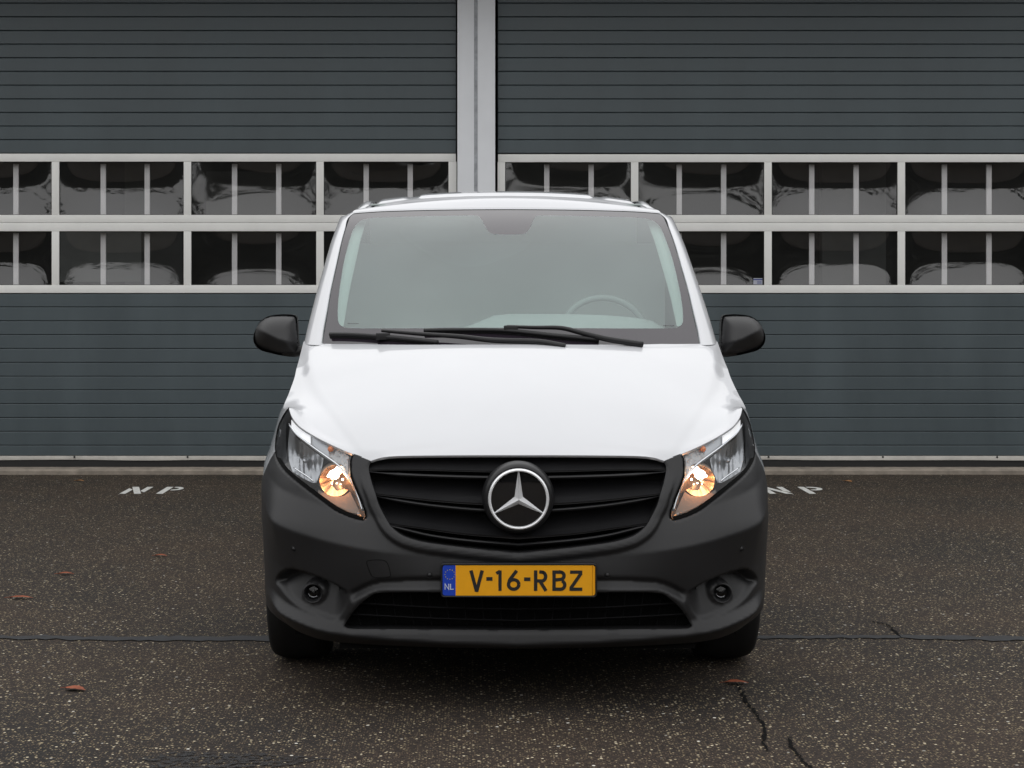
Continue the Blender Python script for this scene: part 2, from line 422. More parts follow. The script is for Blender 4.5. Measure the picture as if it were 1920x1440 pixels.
m = MB(); m.add([(-90, -70, 0), (90, -70, 0), (90, 60, 0), (-90, 60, 0)], [(0, 1, 2, 3)])
g = m.build('ground', M_asph); g['kind'] = 'structure'

# concrete sill in front of the doors, with a rough broken edge
xs = np.linspace(-7, 7, 281); rows = []
n1 = np.cumsum(rng.normal(0, .0022, len(xs))); n1 -= np.linspace(n1[0], n1[-1], len(xs))
for i, x in enumerate(xs):
    e = n1[i]*.6 + rng.normal(0, .0015)
    rows.append([(x, 8.155+e, -.02), (x, 8.155+e, .030), (x, 8.170+e, .042+rng.normal(0, .0012)), (x, 8.33, .045), (x, 8.7, .045)])
v, f = grid(rows, True); o = obj('concrete_sill', v, f, M_conc, None, True, sharp=40); o['kind'] = 'structure'

# worn seam, cracks and a wet patch on the asphalt: thin sheets just above it
def gpt(px, py):
    s = (py - VPY) / CAMZ; Y = FPX / s + CAMY; return (px - VPX) / s + CAMX, Y
def ribbon(name, pts, widths, material, z=.004, sub=6, jit=.006, parent=None):
    c = chain(pts, sub); w = np.interp(np.linspace(0, 1, len(c)), np.linspace(0, 1, len(widths)), widths); L_, R_ = [], []
    for i, p in enumerate(c):
        d = c[min(i+1, len(c)-1)] - c[max(i-1, 0)]; d /= np.linalg.norm(d)+1e-9; nrm = np.array([-d[1], d[0]])
        p = p + nrm*rng.normal(0, jit); ww = w[i]*(1+rng.normal(0, .25))
        L_.append((*(p+nrm*ww/2), z)); R_.append((*(p-nrm*ww/2), z))
    v, f = grid([L_, R_]); return obj(name, v, f, material, parent, False)
_, Yseam = gpt(0, 1197)
o = ribbon('tar_seam', [(x, Yseam+.02*math.sin(x*1.7)+.008*math.sin(x*5)) for x in np.linspace(-6, 6, 25)], [.03, .08, .05, .10, .055, .09, .04, .07], M_tar, .004, 14, .007)
o['kind'] = 'structure'
cracks = [[(1383, 1283), (1392, 1302), (1408, 1328), (1421, 1345), (1434, 1368), (1432, 1392), (1440, 1410)],
          [(1478, 1382), (1486, 1402), (1500, 1420), (1522, 1442), (1545, 1462)],
          [(1630, 1165), (1662, 1172), (1678, 1185), (1688, 1196)]]
for c in cracks:
    o = ribbon('crack', [gpt(*p) for p in c], [.003, .012, .007, .013, .004], M_crack, .004, 10, .004); o['kind'] = 'structure'

_pc = gpt(420, 1428); pts = []
for k in range(48):
    a = 2*math.pi*k/48; r = 1+.16*math.sin(3*a+1)+.10*math.sin(7*a)+.05*math.sin(13*a); pts.append((_pc[0]+.26*r*math.cos(a), _pc[1]+.10*r*math.sin(a), .0035))
o = obj('tar_patch', pts, [tuple(range(48))], None, None, False); o['kind'] = 'structure'
mt = bpy.data.materials.new('old_tar_patch'); mt.use_nodes = True; nt_ = mt.node_tree; pb = nt_.nodes['Principled BSDF']; pb.inputs['Base Color'].default_value = (.012, .0125, .014, 1); pb.inputs['Roughness'].default_value = .7
tr_ = nt_.nodes.new('ShaderNodeBsdfTransparent'); mx_ = nt_.nodes.new('ShaderNodeMixShader'); nz = nt_.nodes.new('ShaderNodeTexNoise'); nz.inputs['Scale'].default_value = 45; nz.inputs['Detail'].default_value = 5
rmp = nt_.nodes.new('ShaderNodeMapRange'); rmp.inputs[1].default_value = .42; rmp.inputs[2].default_value = .58; rmp.inputs[3].default_value = 0; rmp.inputs[4].default_value = .85
tcc = nt_.nodes.new('ShaderNodeTexCoord'); nt_.links.new(tcc.outputs['Object'], nz.inputs['Vector']); nt_.links.new(nz.outputs['Fac'], rmp.inputs[0]); nt_.links.new(rmp.outputs[0], mx_.inputs[0])
nt_.links.new(tr_.outputs[0], mx_.inputs[1]); nt_.links.new(pb.outputs[0], mx_.inputs[2]); nt_.links.new(mx_.outputs[0], nt_.nodes['Material Output'].inputs[0]); o.data.materials.append(mt)

def letters(name, polys, material, label, group=None):
    verts, faces = [], []
    for pl in polys:
        n = len(verts); verts += [(x, y, .004) for x, y in pl]; faces.append(tuple(range(n, n+len(pl))))
    me = obj(name, verts, faces, material, None, False)
    tag(me, label, 'road marking', group); return me
def arc(cx, cy, r1, r2, a0, a1, n=10, sx=1, sy=1):
    o_ = [(cx+sx*r1*math.cos(math.radians(a0+(a1-a0)*k/n)), cy+sy*r1*math.sin(math.radians(a0+(a1-a0)*k/n))) for k in range(n+1)]
    i_ = [(cx+sx*r2*math.cos(math.radians(a1+(a0-a1)*k/n)), cy+sy*r2*math.sin(math.radians(a1+(a0-a1)*k/n))) for k in range(n+1)]
    return o_ + i_
def stencil_N(x, y, w, h):
    t = .045
    return [[(x, y), (x+t, y), (x+t, y+h*.60), (x, y+h*.80)],
            [(x+.004, y+h), (x+.055, y+h), (x+w-.004, y), (x+w-.055, y)],
            [(x+w-t, y+h*.40), (x+w, y+h*.20), (x+w, y+h), (x+w-t, y+h)]]
def stencil_P(x, y, w, h):
    t = .05
    top = arc(x+w*.52, y+h*.74, 1, .48, -90, 90, 12, w*.48, h*.26)
    return [[(x, y), (x+t, y), (x+t, y+h), (x, y+h)],
            [(x+t+.014, y+h*.48), (x+w*.52, y+h*.48), (x+w*.52, y+h*.60), (x+t+.014, y+h*.60)],
            [(x+t+.014, y+h), (x+t+.014, y+h*.88), (x+w*.52, y+h*.88), (x+w*.52, y+h)], top]
letters('painted_letters', stencil_N(-2.745, 6.72, .165, .47) + stencil_P(-2.475, 6.72, .145, .47), M_paint_np,
        'worn white stencilled letters NP on asphalt, left of the van', 'stencilled letters before the doors')
letters('painted_letters', stencil_N(2.045, 6.72, .175, .47) + stencil_P(2.335, 6.72, .165, .47), M_paint_np,
        'worn white stencilled letters NP on asphalt, right of the van', 'stencilled letters before the doors')

def leaf(px, py, w, l, rot, material, label):
    x, y = gpt(px, py); v = []; f = []; n = 9
    prof = [0, .35, .62, .55, .85, .72, .95, .6, 0]
    for i in range(n):
        t = i/(n-1); yy = (t-.5)*l; hw = prof[i]*w/2*math.sin(math.pi*min(1, t*1.02+.02))**.4 if 0 < i < n-1 else .002
        for sgn in (-1, 0, 1):
            z = .005 + .004*abs(sgn)*(.4+t) + .005*math.sin(3.3*t)
            v.append((sgn*hw, yy, z))
    for i in range(n-1):
        for k in range(2): a = i*3+k; f.append((a, a+1, a+4, a+3))
    c, s = math.cos(rot), math.sin(rot); v = [(c*a-s*b, s*a+c*b, d) for a, b, d in v]
    o = obj('fallen_leaf', v, f, material, None, True); o.location = (x, y, 0)
    st = MB(); st.tube([(c*0-s*l*.48, s*0+c*l*.48, .009), (-s*l*.75, c*l*.75, .006)], .001, 5); st.build('stem', material, o)
    bpy.data.objects[o.name].children[0].location = (0, 0, 0)
    return tag(o, label, 'leaf', 'fallen leaves on the asphalt')
leaf(141, 1295, .065, .085, 1.2, M_leaf, 'large reddish brown leaf, nearest on the left below the tar seam')
leaf(302, 1044, .05, .07, 1.4, M_leaf, 'small orange leaf on asphalt between left letters and tar seam')
leaf(124, 1078, .05, .08, 1.6, M_leaf, 'dull red leaf on asphalt, middle of the three far left ones')
leaf(40, 1123, .05, .11, 1.55, M_leaf, 'flat reddish leaf at the far left edge above the tar seam')
leaf(1382, 1283, .055, .085, 1.5, M_leaf, 'dark red leaf in the shade at the start of the crack, right')
leaf(1590, 904, .07, .08, .6, M_leaf2, 'curled tan leaf close to the concrete sill of the right door')
leaf(150, 903, .04, .07, 1.3, M_leaf2, 'thin tan leaf close to the concrete sill of the left door')

# ------------------------------------------------------------------ sectional doors
def sectional_door(x0, x1, mull, slat_up, slat_lo, label, z_lift, dishes, sticker=None):
    root = thing('sectional_door', ((x0+x1)/2, YD, 0.05), label, 'overhead door', 'grey sectional doors of the hall')
    zt, z1, z2, z3, z4, z5 = (WZ(p) for p in (288+z_lift, 303+z_lift, 403, 433.5, 534.5, 549.5))
    zm = WZ(417.5)
    # slats, each its own part; alike slats share one mesh
    def slat_mesh(h):
        me = MB(); w = (x1-x0)/2-.004
        prof = [(.022, -h/2+.0015), (.003, -h/2+.0015), (.0, -h/2+.0035), (0.0, h/2-.0075), (.004, h/2-.0022), (.022, h/2-.0015)]
        a = [(-w, y, z) for y, z in prof]; b = [(w, y, z) for y, z in prof]
        v, f = grid([a, b], True); me.add(v, f); return me
    cache = {}
    def slat(zb, ztop, off):
        k = round(ztop-zb, 4)
        if k not in cache:
            o = slat_mesh(k).build('slat', M_slat, None, False); cache[k] = o.data; bpy.data.objects.remove(o)
        o = bpy.data.objects.new('slat', cache[k]); COL.objects.link(o)
        o.location = ((x0+x1)/2, YD+off+rng.normal(0, .0004), (zb+ztop)/2); put(o, root)
    zs = [WZ(p) for p in slat_up]
    for i in range(len(zs)-1): slat(zs[i]+.0008, zs[i+1]-.0008, 0)
    zs = [WZ(p) for p in slat_lo]
    for i in range(len(zs)-1): slat(zs[i+1]+.0008, zs[i]-.0008, 0)
    b = MB(); b.box(x0, x1, YD+.022, YD+.04, zs[-1], zs[0]); b.box(x0, x1, YD+.022, YD+.04, WZ(slat_up[0]), WZ(slat_up[-1]))
    b.build('section_core', M_slat, root)
    # rails of the glazed sections
    for za, zb in ((z1, zt-.001), (zm+.0012, z2), (z3, zm-.0012), (z5+.001, z4)):
        r = MB(); r.box(x0+.002, x1-.002, YD-.004, YD+.036, min(za, zb), max(za, zb), .0018); r.build('rail', M_alu, root, True, sharp=35)
    ml = MB(); 
    for xa, xb in mull:
        for za, zb in ((z2+.0005, z1-.0005), (z4+.0005, z3-.0005)):
            r = MB(); r.box(xa, xb, YD-.0025, YD+.034, za, zb, .0015); r.build('mullion', M_alu, root, True, sharp=35)
    # bulged acrylic panes with their black gaskets, and the inner bars behind
    for i in range(len(mull)-1):
        xa, xb = mull[i][1], mull[i+1][0]
        for lo, (za, zb) in enumerate(((z2, z1), (z4, z3))):
            gk = MB(); gw = .007
            gk.box(xa, xb, YD+.006, YD+.014, zb-gw, zb); gk.box(xa, xb, YD+.006, YD+.014, za, za+gw*.6)
            gk.box(xa, xa+gw*.7, YD+.006, YD+.014, za+gw*.6, zb-gw); gk.box(xb-gw*.7, xb, YD+.006, YD+.014, za+gw*.6, zb-gw)
            gk.build('gasket', M_seal, root)
            dish = dishes[i][lo]; tiltx = rng.normal(0, .004); n, mm = 33, 17; rows = []
            for j in range(mm):
                t = -1+2*j/(mm-1); row = []
                for k in range(n):
                    s = -1+2*k/(n-1)
                    d = dish*(1-abs(s)**2.2)*(1-abs(t)**2.2) + tiltx*s*(1-t*t)*(1-s*s)
                    row.append((xa+(xb-xa)*(s+1)/2, YD+.016+d, za+(zb-za)*(t+1)/2))
                rows.append(row)
            v, f = grid(rows); obj('window_pane', v, f, M_pane, root, True)
            for fr in (.335, .690):
                xc = xa+(xb-xa)*fr; bb = MB(); bb.box(xc-.022, xc+.022, YD+.085, YD+.105, za-.02, zb-.012, .003); bb.build('inner_bar', M_bar, root, True, sharp=35)
    # bottom rail with screws, seal
    zb0, zb1 = WZ(862.5), WZ(slat_lo[-1]); n = 60; rows = []
    bow = rng.normal(0, 1, 6)
    for i in range(n):
        x = x0+(x1-x0)*i/(n-1); w_ = .0022*sum(bow[k]*math.sin((k+1.3)*x*1.1+k) for k in range(6))/2
        rows.append([(x, YD+.03, zb1-.001), (x, YD-.008, zb1-.0015), (x, YD-.009, zb1-.004), (x, YD-.009+w_, zb0+w_), (x, YD+.03, zb0+w_)])
    v, f = grid(rows, True); obj('bottom_rail', v, f, M_botrail, root, True, sharp=30)
    for k in range(5):
        x = x0+.35+k*(x1-x0-.7)/4; s = MB(); s.lathe([(.0001, -.013), (.008, -.013), (.009, -.008)], (x, YD, (zb0+zb1)/2+.008), n=12); s.build('screw', M_seal, root)
    s = MB(); s.box(x0, x1, YD+.0, YD+.02, .046, zb0-.001); s.build('bottom_seal', M_seal, root)
    if sticker:
        s = obj('sticker', [(sticker[0], YD+.012, sticker[1]), (sticker[0]+.075, YD+.012, sticker[1]), (sticker[0]+.075, YD+.012, sticker[1]+.052), (sticker[0], YD+.012, sticker[1]+.052)], [(0, 1, 2, 3)], M_sticker, root, False)
        s['label'] = 'small white and blue sticker in the window corner'
        x, z = sticker; b = MB(); b.box(x, x+.075, YD+.0105, YD+.0115, z+.036, z+.046)
        for k in range(3): b.box(x+.03, x+.068, YD+.0105, YD+.0115, z+.006+k*.009, z+.0095+k*.009)
        b.build('sticker_print', M_sticker_b, root)
    return root

up = [288 - 0]; 
upL = [287.2, 261.6, 236.2, 210.7, 185.3, 159.5, 133.5, 108, 82.5, 57, 31.2, 5.5, -20, -46, -71.5, -97]
lo = [550.5, 575.5, 601.5, 627.5, 653.5, 679.5, 705.5, 731, 757, 783, 808.8, 834.8, 854.5]
xl1 = WX(856); pitch = 248/225.44
mL = [(WX(841), xl1)] + [(WX(c-7), WX(c+7)) for c in (600, 351.5, 104, -144)] 
mL = mL[::-1]; x_left = WX(-144-7); mL[0] = (x_left, WX(-137))
sectional_door(x_left, xl1-.004, mL, upL, lo, 'dark grey sectional door with two window rows, left of the grey pillar', 0,
               ((.02, .02), (.030, .022), (.011, .008), (.032, .020), (.014, .010)))
xr0 = WX(933); mR = [(xr0, WX(947))] + [(WX(c-7), WX(c+7)) for c in (1190, 1440, 1690, 1941)]; x_right = WX(1948)
mR[-1] = (mR[-1][0], x_right)
upR = [p for p in upL]
sectional_door(xr0+.002, x_right, mR, upR, lo, 'dark grey sectional door with two window rows, right of the grey pillar', 1, ((.010, .010), (.013, .009), (.034, .017), (.038, .021), (.02, .02)),
               sticker=(WX(1413), WZ(534)+.003))

# pillars: two folded steel skins with a recessed seam
def pillar(x0, x1, xs0, xs1, label):
    root = thing('pillar', ((x0+x1)/2, YD-.1, 0), label, 'pillar', 'light grey steel pillars between the doors')
    a = MB(); a.box(x0, xs0, YD-.12, YD+.06, 0.04, 4.40, .004); a.build('cladding', M_pillar, root, True, sharp=35)
    a = MB(); a.box(xs1, x1, YD-.12, YD+.06, 0.04, 4.40, .004); a.build('cladding', M_pillar, root, True, sharp=35)
    a = MB(); a.box(xs0+.0005, xs1-.0005, YD-.108, YD+.06, 0.04, 4.40); a.build('seam', M_pillar_d, root)
YP = YD-.12
px = lambda p: P(p, 0, YP)[0]
pillar(px(857.5), px(928.5), px(889), px(895.5), 'light grey steel pillar in the centre between the two sectional doors')
w = px(928.5)-px(857.5)
pillar(x_left-w, x_left, x_left-w*.55, x_left-w*.46, 'light grey steel pillar left of the left sectional door')
pillar(x_right, x_right+w, x_right+w*.45, x_right+w*.54, 'light grey steel pillar right of the right sectional door')
# facade above and beside the doors, projecting over them; dim hall behind
fac = thing('hall_facade', (0, YD, 0), 'dark clad facade of the hall above the sectional doors', 'building')
a = MB(); a.box(x_left-w-.001, x_right+w+.001, YD-1.25, YD+.3, 4.42, 4.62); a.build('canopy', M_clad, fac)
a = MB(); a.box(-14, 14, YD-.10, YD+.3, 4.63, 5.3); a.build('upper_wall', M_clad, fac)
for xa, xb in ((-14, x_left-w-.002), (x_right+w+.002, 14)):
    a = MB(); a.box(xa, xb, YD-.10, YD+.3, 0.0, 4.62); a.build('side_wall', M_clad, fac)
a = MB(); a.box(-14, 14, YD+9, YD+9.2, 0, 5.3); a.build('back_wall', M_room, fac)
a = MB(); a.box(-14, 14, YD+.31, YD+9, 5.1, 5.3); a.build('ceiling', M_room, fac)
for xa in (-14, 13.8):
    a = MB(); a.box(xa, xa+.2, YD+.31, YD+8.99, 0, 5.09); a.build('end_wall', M_room, fac)
for (xa, xb, z0, z1, yy) in ((-3.45, -2.9, 1.2, 4.2, 10.4), (-2.55, -1.9, 2.05, 2.6, 9.6), (3.15, 3.75, 0, 4.5, 10.2), (-.9, -.3, 0, 1.9, 11.0), (-3.9, -3.1, 1.6, 2.1, 9.4)):
    a = MB(); a.box(xa, xb, yy, yy+.12, z0, z1); a.build('inner_panel', M_room_l, fac)

# trees far behind the camera (seen only as reflections)
tv, tf = [], []
for i in range(5200):
    x = rng.uniform(-60, 60); hmax = 7.5+1.8*math.sin(x*.33)+1.2*math.sin(x*.9+1)
    z = rng.uniform(0, 1)**.8*hmax; y = -44+rng.normal(0, 1.4); s = rng.uniform(.3, .8)
    q = rng.normal(0, 1, (3, 3)); n = len(tv)
    for k in range(3): d = q[k]/np.linalg.norm(q[k])*s; tv.append((x+d[0], y+d[1]*.6, z+d[2]))
    tf.append((n, n+1, n+2))
for i in range(6500):  # side rows added out of view to dim side light and grey the bonnet
    sd_ = 1 if i % 2 else -1; y = rng.uniform(-42, 6); hmax = 8.5+1.5*math.sin(y*.41+sd_)+1.1*math.sin(y*1.1)
    z = rng.uniform(0, 1)**.8*hmax; x = sd_*25+rng.normal(0, 1.2); s = rng.uniform(.3, .75); q = rng.normal(0, 1, (3, 3)); n = len(tv)
    for k in range(3): d = q[k]/np.linalg.norm(q[k])*s; tv.append((x+d[0], y+d[1], z+d[2]))
    tf.append((n, n+1, n+2))
for sd_ in (-1, 1):
    n = len(tv); tv += [(sd_*26.5, -44, 0), (sd_*26.5, 8, 0), (sd_*26.5, 8, 6.8), (sd_*26.5, -44, 6.8)]; tf.append((n, n+1, n+2, n+3))
n = len(tv); tv += [(-70, -46, 0), (70, -46, 0), (70, -46, 5.6), (-70, -46, 5.6)]; tf.append((n, n+1, n+2, n+3))
o = obj('unseen_tree_belt', tv, tf, M_tree, None, False); o['kind'] = 'stuff'

# ------------------------------------------------------------------ VAN
van = thing('van', (0, 2.57, 0), 'white van with dark grey plastic bumper and lit headlights parked facing the viewer', 'van')
VL = 5.14
Wf = pchip([.12, .20, .29, .448, .646, .73, .789, .85, .909, .976, 1.063, 1.13, 1.25, 1.32],
           [.910, .925, .932, .940, .951, .966, .968, .952, .933, .910, .864, .849, .846, .842])
y0f = pchip([.15, .20, .25, .32, .45, .60, .72, .80, .88, .95, 1.02, 1.3], [.10, .06, .03, .01, .0, .015, .035, .06, .10, .17, .24, .4])
qf = pchip([.1, .6, .75, .85, .95, 1.05, 1.3], [.62, .62, .85, 1.0, .95, .82, .8])
_pl = chain([(0, 0), (.3, .012), (.5, .045), (.65, .10), (.75, .165), (.82, .24), (.88, .33), (.92, .42), (.95, .53), (.975, .68), (.99, .85), (1.0, 1.1)], 12)
_ul = np.concatenate([[0], np.cumsum(np.hypot(np.diff(_pl[:, 0])*.96, np.diff(_pl[:, 1])))]); UC = _ul[-1]
UEND = UC + (VL-1.1)
def S(u, z):
    u = np.asarray(u, float); z = np.asarray(z, float)
    cx = np.interp(u, _ul, _pl[:, 0]); cy = np.interp(u, _ul, _pl[:, 1])
    w = smooth((cx-.55)/.40); q = qf(z)
    y = y0f(z)*(1-w) + q*cy
    beyond = np.maximum(u-UC, 0); y = y + beyond*(VL-1.1*q)/(VL-1.1)
    return np.stack([Wf(z)*cx, y, z], -1)
def proj(p):
    s = FPX/(p[..., 1]-CAMY); return p[..., 0]*s, VPY+(CAMZ-p[..., 2])*s
_us = np.linspace(0, UC*1.15, 700)
def Sinv(a, b):
    """photo position (half-width a, row b) -> surface parameters (u, z)"""
    z = np.full(700, .7)
    for _ in range(12):
        y = S(_us, z)[:, 1]; z = CAMZ-(b-VPY)*(y-CAMY)/FPX
    p = S(_us, z); aa = p[:, 0]*FPX/(p[:, 1]-CAMY)
    k = int(np.argmax(aa)); a = min(a, aa[k]*.9995)
    i = int(np.searchsorted(aa[:k+1], a)); i = max(1, min(i, k))
    t = (a-aa[i-1])/(aa[i]-aa[i-1]+1e-12); return _us[i-1]+(_us[i]-_us[i-1])*t, z[i-1]+(z[i]-z[i-1])*t
def inv(pts): return np.array([Sinv(a, b) for a, b in pts])
def lift(pts, off=0.0):
    """photo outline points onto the nose surface, pushed 'off' metres rearward along the view"""
    uv = inv(pts); Y = S(uv[:, 0], uv[:, 1])[:, 1]+off
    return np.array([H(a, b, y) for (a, b), y in zip(pts, Y)])

# photo outlines on the nose (half-width from the van's middle, row)
GR_side = [(272, 863), (279, 872), (280, 882), (274, 905), (266, 927), (260, 947), (246, 974), (237, 987), (226, 997), (211, 1006), (180, 1015.5), (134, 1022.5), (73, 1029.5), (0, 1036.5)]
GRILLE = [(0, 852.5), (150, 853), (240, 854), (258, 856.5)] + GR_side
g_in_pts = chain(GR_side, 4)
grille_poly = np.vstack([[(0, 852.5), (150, 853), (240, 854), (258, 856.5)], g_in_pts])
INTAKE = [(0, 1110), (140, 1110), (240, 1110), (266, 1112), (279, 1119), (296, 1133), (311, 1150), (321, 1164), (325, 1173), (315, 1177), (240, 1178.5), (120, 1180.5), (0, 1181.5)]
intake_poly = np.vstack([chain(INTAKE[:9], 3), chain(INTAKE[8:], 3)[1:]])
LAMP_TOP = [(275, 864), (314, 849), (348, 834), (377, 819), (406, 800), (420, 782), (425.5, 764)]
LAMP_IN = [(309, 851.5), (313.5, 865), (312.5, 895), (301, 925), (289, 955), (286.5, 969), (291, 975)]
LAMP_BOT = [(291, 975), (313, 969), (338, 957.5), (363, 940), (388, 921), (412, 902), (432, 884), (446, 864), (450, 847), (449, 825), (443, 797), (434, 776), (425.5, 764)]
lamp_poly = np.vstack([chain([(425.5, 764), (420, 782), (406, 800), (377, 819), (348, 834), (309, 851.5)], 5), chain(LAMP_IN, 5)[1:], chain(LAMP_BOT, 5)[1:-1]])
A_crease = pchip([0, 200, 240, 314, 388, 436, 460, 476], [1052, 1040, 1035, 1022, 1002, 982, 958, 925])
B_lip = pchip([0, 120, 240, 325, 363, 405, 430, 448, 470], [1204.5, 1201, 1194, 1186, 1179, 1163, 1149, 1132, 1105])
T_blade = pchip([0, 140, 240, 265, 290, 308], [1087.5, 1087.5, 1088, 1091, 1100, 1110])
BOTTOM = [(0, 1213), (120, 1212), (240, 1209.5), (330, 1206), (378, 1199), (413, 1188), (440, 1172), (458, 1152), (468, 1132), (471, 1100)]
FOG_POLY = chain([(453, 1088), (443, 1073), (424, 1066), (390, 1075), (352, 1091), (325, 1105), (309, 1111), (319, 1135), (333, 1158), (350, 1163), (383, 1151), (413, 1136), (433, 1118), (446, 1100)], 3, True)
fog_top = pchip([300, 309, 325, 352, 390, 424, 443, 455], [1111, 1111, 1105, 1091, 1075, 1066, 1073, 1090])
fog_bot = pchip([300, 319, 333, 350, 383, 413, 433, 446, 455], [1135, 1150, 1160, 1163, 1151, 1136, 1118, 1102, 1092])
FOGC = (390, 1113.5)
rim_out = chain([(258, 996), (237, 1011), (203, 1022), (150, 1032.5), (73, 1043), (0, 1050.5)], 4)

def disp(a, b):
    """relief of the nose skin (metres outward) at photo position a (half width), b (row)"""
    a = np.asarray(a, float); b = np.asarray(b, float); p = np.stack([a, b], -1); d = np.zeros_like(a)
    # upper ridge that sweeps from the wing under the lamps
    A = A_crease(a); e = A-b; wA = smooth((a-150)/170)*smooth((480-a)/40)
    up_ = np.where(e > 0, .034*np.maximum(0, 1-e/62), .034*np.maximum(0, 1+e/85)**1.15)
    d += up_*wA
    # rim round the grille
    dg = dist(p, grille_poly); inside_ = b > 857
    rim = np.where(dg < 14, .013, .013*(1-smooth((dg-14)/7))) * smooth((b-880)/60)
    d += rim*inside_ - .006*np.clip(1-dg/3.5, 0, 1)**2
    # lower lip: sloping shelf above the ridge, undercut below it
    B = B_lip(a); e = B-b
    lip = np.where(e > 0, .032*np.maximum(0, 1-e/26)**1.0, .032*np.maximum(-1.5, 1+e/18))
    lip = np.where((e > 0) & (a > 300), .032*np.maximum(0, 1-e/np.clip(24-(a-300)*.05, 14, 24)), lip)
    d += lip*smooth((472-a)/42)
    # blade above the intake
    T = T_blade(a); e = b-T; wB = smooth((318-a)/10)
    bl = np.where(e < 0, -.010*np.maximum(0, 1+e/5), np.where(e < 5, -.014+.005*e/5, -.009+.022*smooth((e-5)/15)))
    d += np.where((e > -6) & (e < 40), bl, 0)*wB*smooth((a-100)/30+1)
    di = dist(p, intake_poly); d -= .006*np.clip(1-di/3, 0, 1)**2
    # fog lamp pocket: deep under its brow, floor rising to the lip
    ins = pip(np.stack([a, b], -1).reshape(-1, 2), FOG_POLY).reshape(a.shape)
    t = np.clip((b-fog_top(a))/(fog_bot(a)-fog_top(a)+1e-6), 0, 1); df = dist(p, FOG_POLY)
    pocket = -(.050*(1-t)**.9+.008)*smooth(df/6)*smooth((a-312)/40)
    d += np.where(ins, pocket, 0)
    # small collar round the fog lamp
    r = np.hypot(a-FOGC[0], b-FOGC[1]); d = np.where(ins & (r < 27), np.maximum(d, -.018-.0008*np.maximum(r-21, 0)*6), d)
    # edge of the lamp opening rolls in
    dl = dist(p, lamp_poly); d -= .010*np.clip(1-dl/3.0, 0, 1)**2
    return d

def skin(uv, relief=1.0):
    """surface point with relief"""
    p = S(uv[:, 0], uv[:, 1]); e = 1e-3
    pu = S(uv[:, 0]+e, uv[:, 1])-p; pz = S(uv[:, 0], uv[:, 1]+e)-p
    n = np.cross(pz, pu); n[:, 2] *= .3; n /= np.linalg.norm(n, axis=1)[:, None]+1e-12
    sgn = np.where((n[:, 1] > 0), -1, 1); flip_ = np.where(np.abs(n[:, 1]) > .05, sgn, np.where(n[:, 0] < 0, -1, 1)); n *= flip_[:, None]
    a, b = proj(p); D = disp(a, b)*(uv[:, 0] < UC*1.02)*smooth((UC*1.0-uv[:, 0])/.08)
    return p + n*D[:, None]*relief

def wheel_arch(YC, R, z0, front=True, n=40):
    pts = []
    for k in range(n+1):
        ang = math.pi*k/n; Y = YC-R*math.cos(ang); z = z0+R*math.sin(ang)*1.0
        lo_, hi_ = .2, UEND
        for _ in range(40):
            mid = (lo_+hi_)/2
            if S(mid, z)[1] < Y: lo_ = mid
            else: hi_ = mid
        pts.append((lo_, z))
    return pts
arch_f = wheel_arch(.945, .385, .36); arch_r = wheel_arch(4.145, .385, .36)

# --- bumper (dark plastic) ---
bot = inv(BOTTOM); wing_line = [(450, 846), (458, 860), (466, 878), (473, 893), (476, 900)]
wl = inv(wing_line[:-1])
# carry the white/dark border back to the front of the arch
k_arch = 11; arch_top = arch_f[k_arch]
wl2 = np.vstack([wl, [(wl[-1][0]+(arch_top[0]-wl[-1][0])*.5, wl[-1][1]-.02), arch_top]])
lampin = inv(chain(LAMP_IN, 5)); lampbot = inv(chain(LAMP_BOT, 5)); i_out = np.argmin(np.hypot(*(np.array(chain(LAMP_BOT, 5))-np.array((450, 847))).T))
strip_top = inv([(275, 861.5), (292, 856), (307, 850.5)])
gp = inv(grille_poly)
top_edge = inv([(0, 846), (150, 846.5), (240, 848), (262, 852)])
front_edge = np.vstack([inv([(0, 1213)]), bot[1:], arch_f[:k_arch+1]])
outer = [tuple(p) for p in bot] + [tuple(p) for p in ([arch_f[0][0]-.02, .30],)] + [tuple(p) for p in arch_f[:k_arch+1]] \
      + [tuple(p) for p in chain(wl2, 6)[::-1][1:]] + [tuple(p) for p in lampbot[:i_out+1][::-1][1:]] + [tuple(p) for p in lampin[::-1][1:-1]] \
      + [tuple(p) for p in inv(chain([(307, 850.5), (292, 856), (280, 862)], 3))] 
# follow the grille edge down to the middle line, the region stays one simple polygon
gl = [tuple(p) for p in inv(g_in_pts)]
outer = outer + gl[1:]
outer[0] = (0.0, outer[0][1]); outer[-1] = (0.0, outer[-1][1])
fogc = inv([(FOGC[0]+19*math.cos(t), FOGC[1]+19*math.sin(t)) for t in np.linspace(0, 2*math.pi, 33)[:-1]])
ip = inv(intake_poly)
# the intake reaches the middle: cut it as a hole by splitting the outline there
outer_b = [(0.0, ip[-1][1])] + [(0.0, outer[0][1])] + outer[1:] + [(0.0, ip[0][1])] + [tuple(p) for p in ip[1:]]
outer_b[-1] = (0.0, ip[-1][1]); outer_b = outer_b[1:]
V2, T2 = region(outer_b, [fogc], .0072)
u_, T2 = compact(V2, T2); V2 = V2[u_]
V3 = skin(V2); V3[V2[:, 0] < 1e-6, 0] = 0
mv, mf = mirror(V3, T2)
def orient_out(v, f):
    """make triangles face away from the van's middle"""
    v = np.array(v); o_ = []
    c = np.array([0, 2.0, .8])
    for t in f:
        a, b, d = v[t[0]], v[t[1]], v[t[2]]; n = np.cross(b-a, d-a); m_ = (a+b+d)/3-c
        o_.append(t if n @ m_ >= 0 else t[::-1])
    return o_
bumper = obj('bumper', mv, orient_out(mv, mf), M_plastic, van, True)
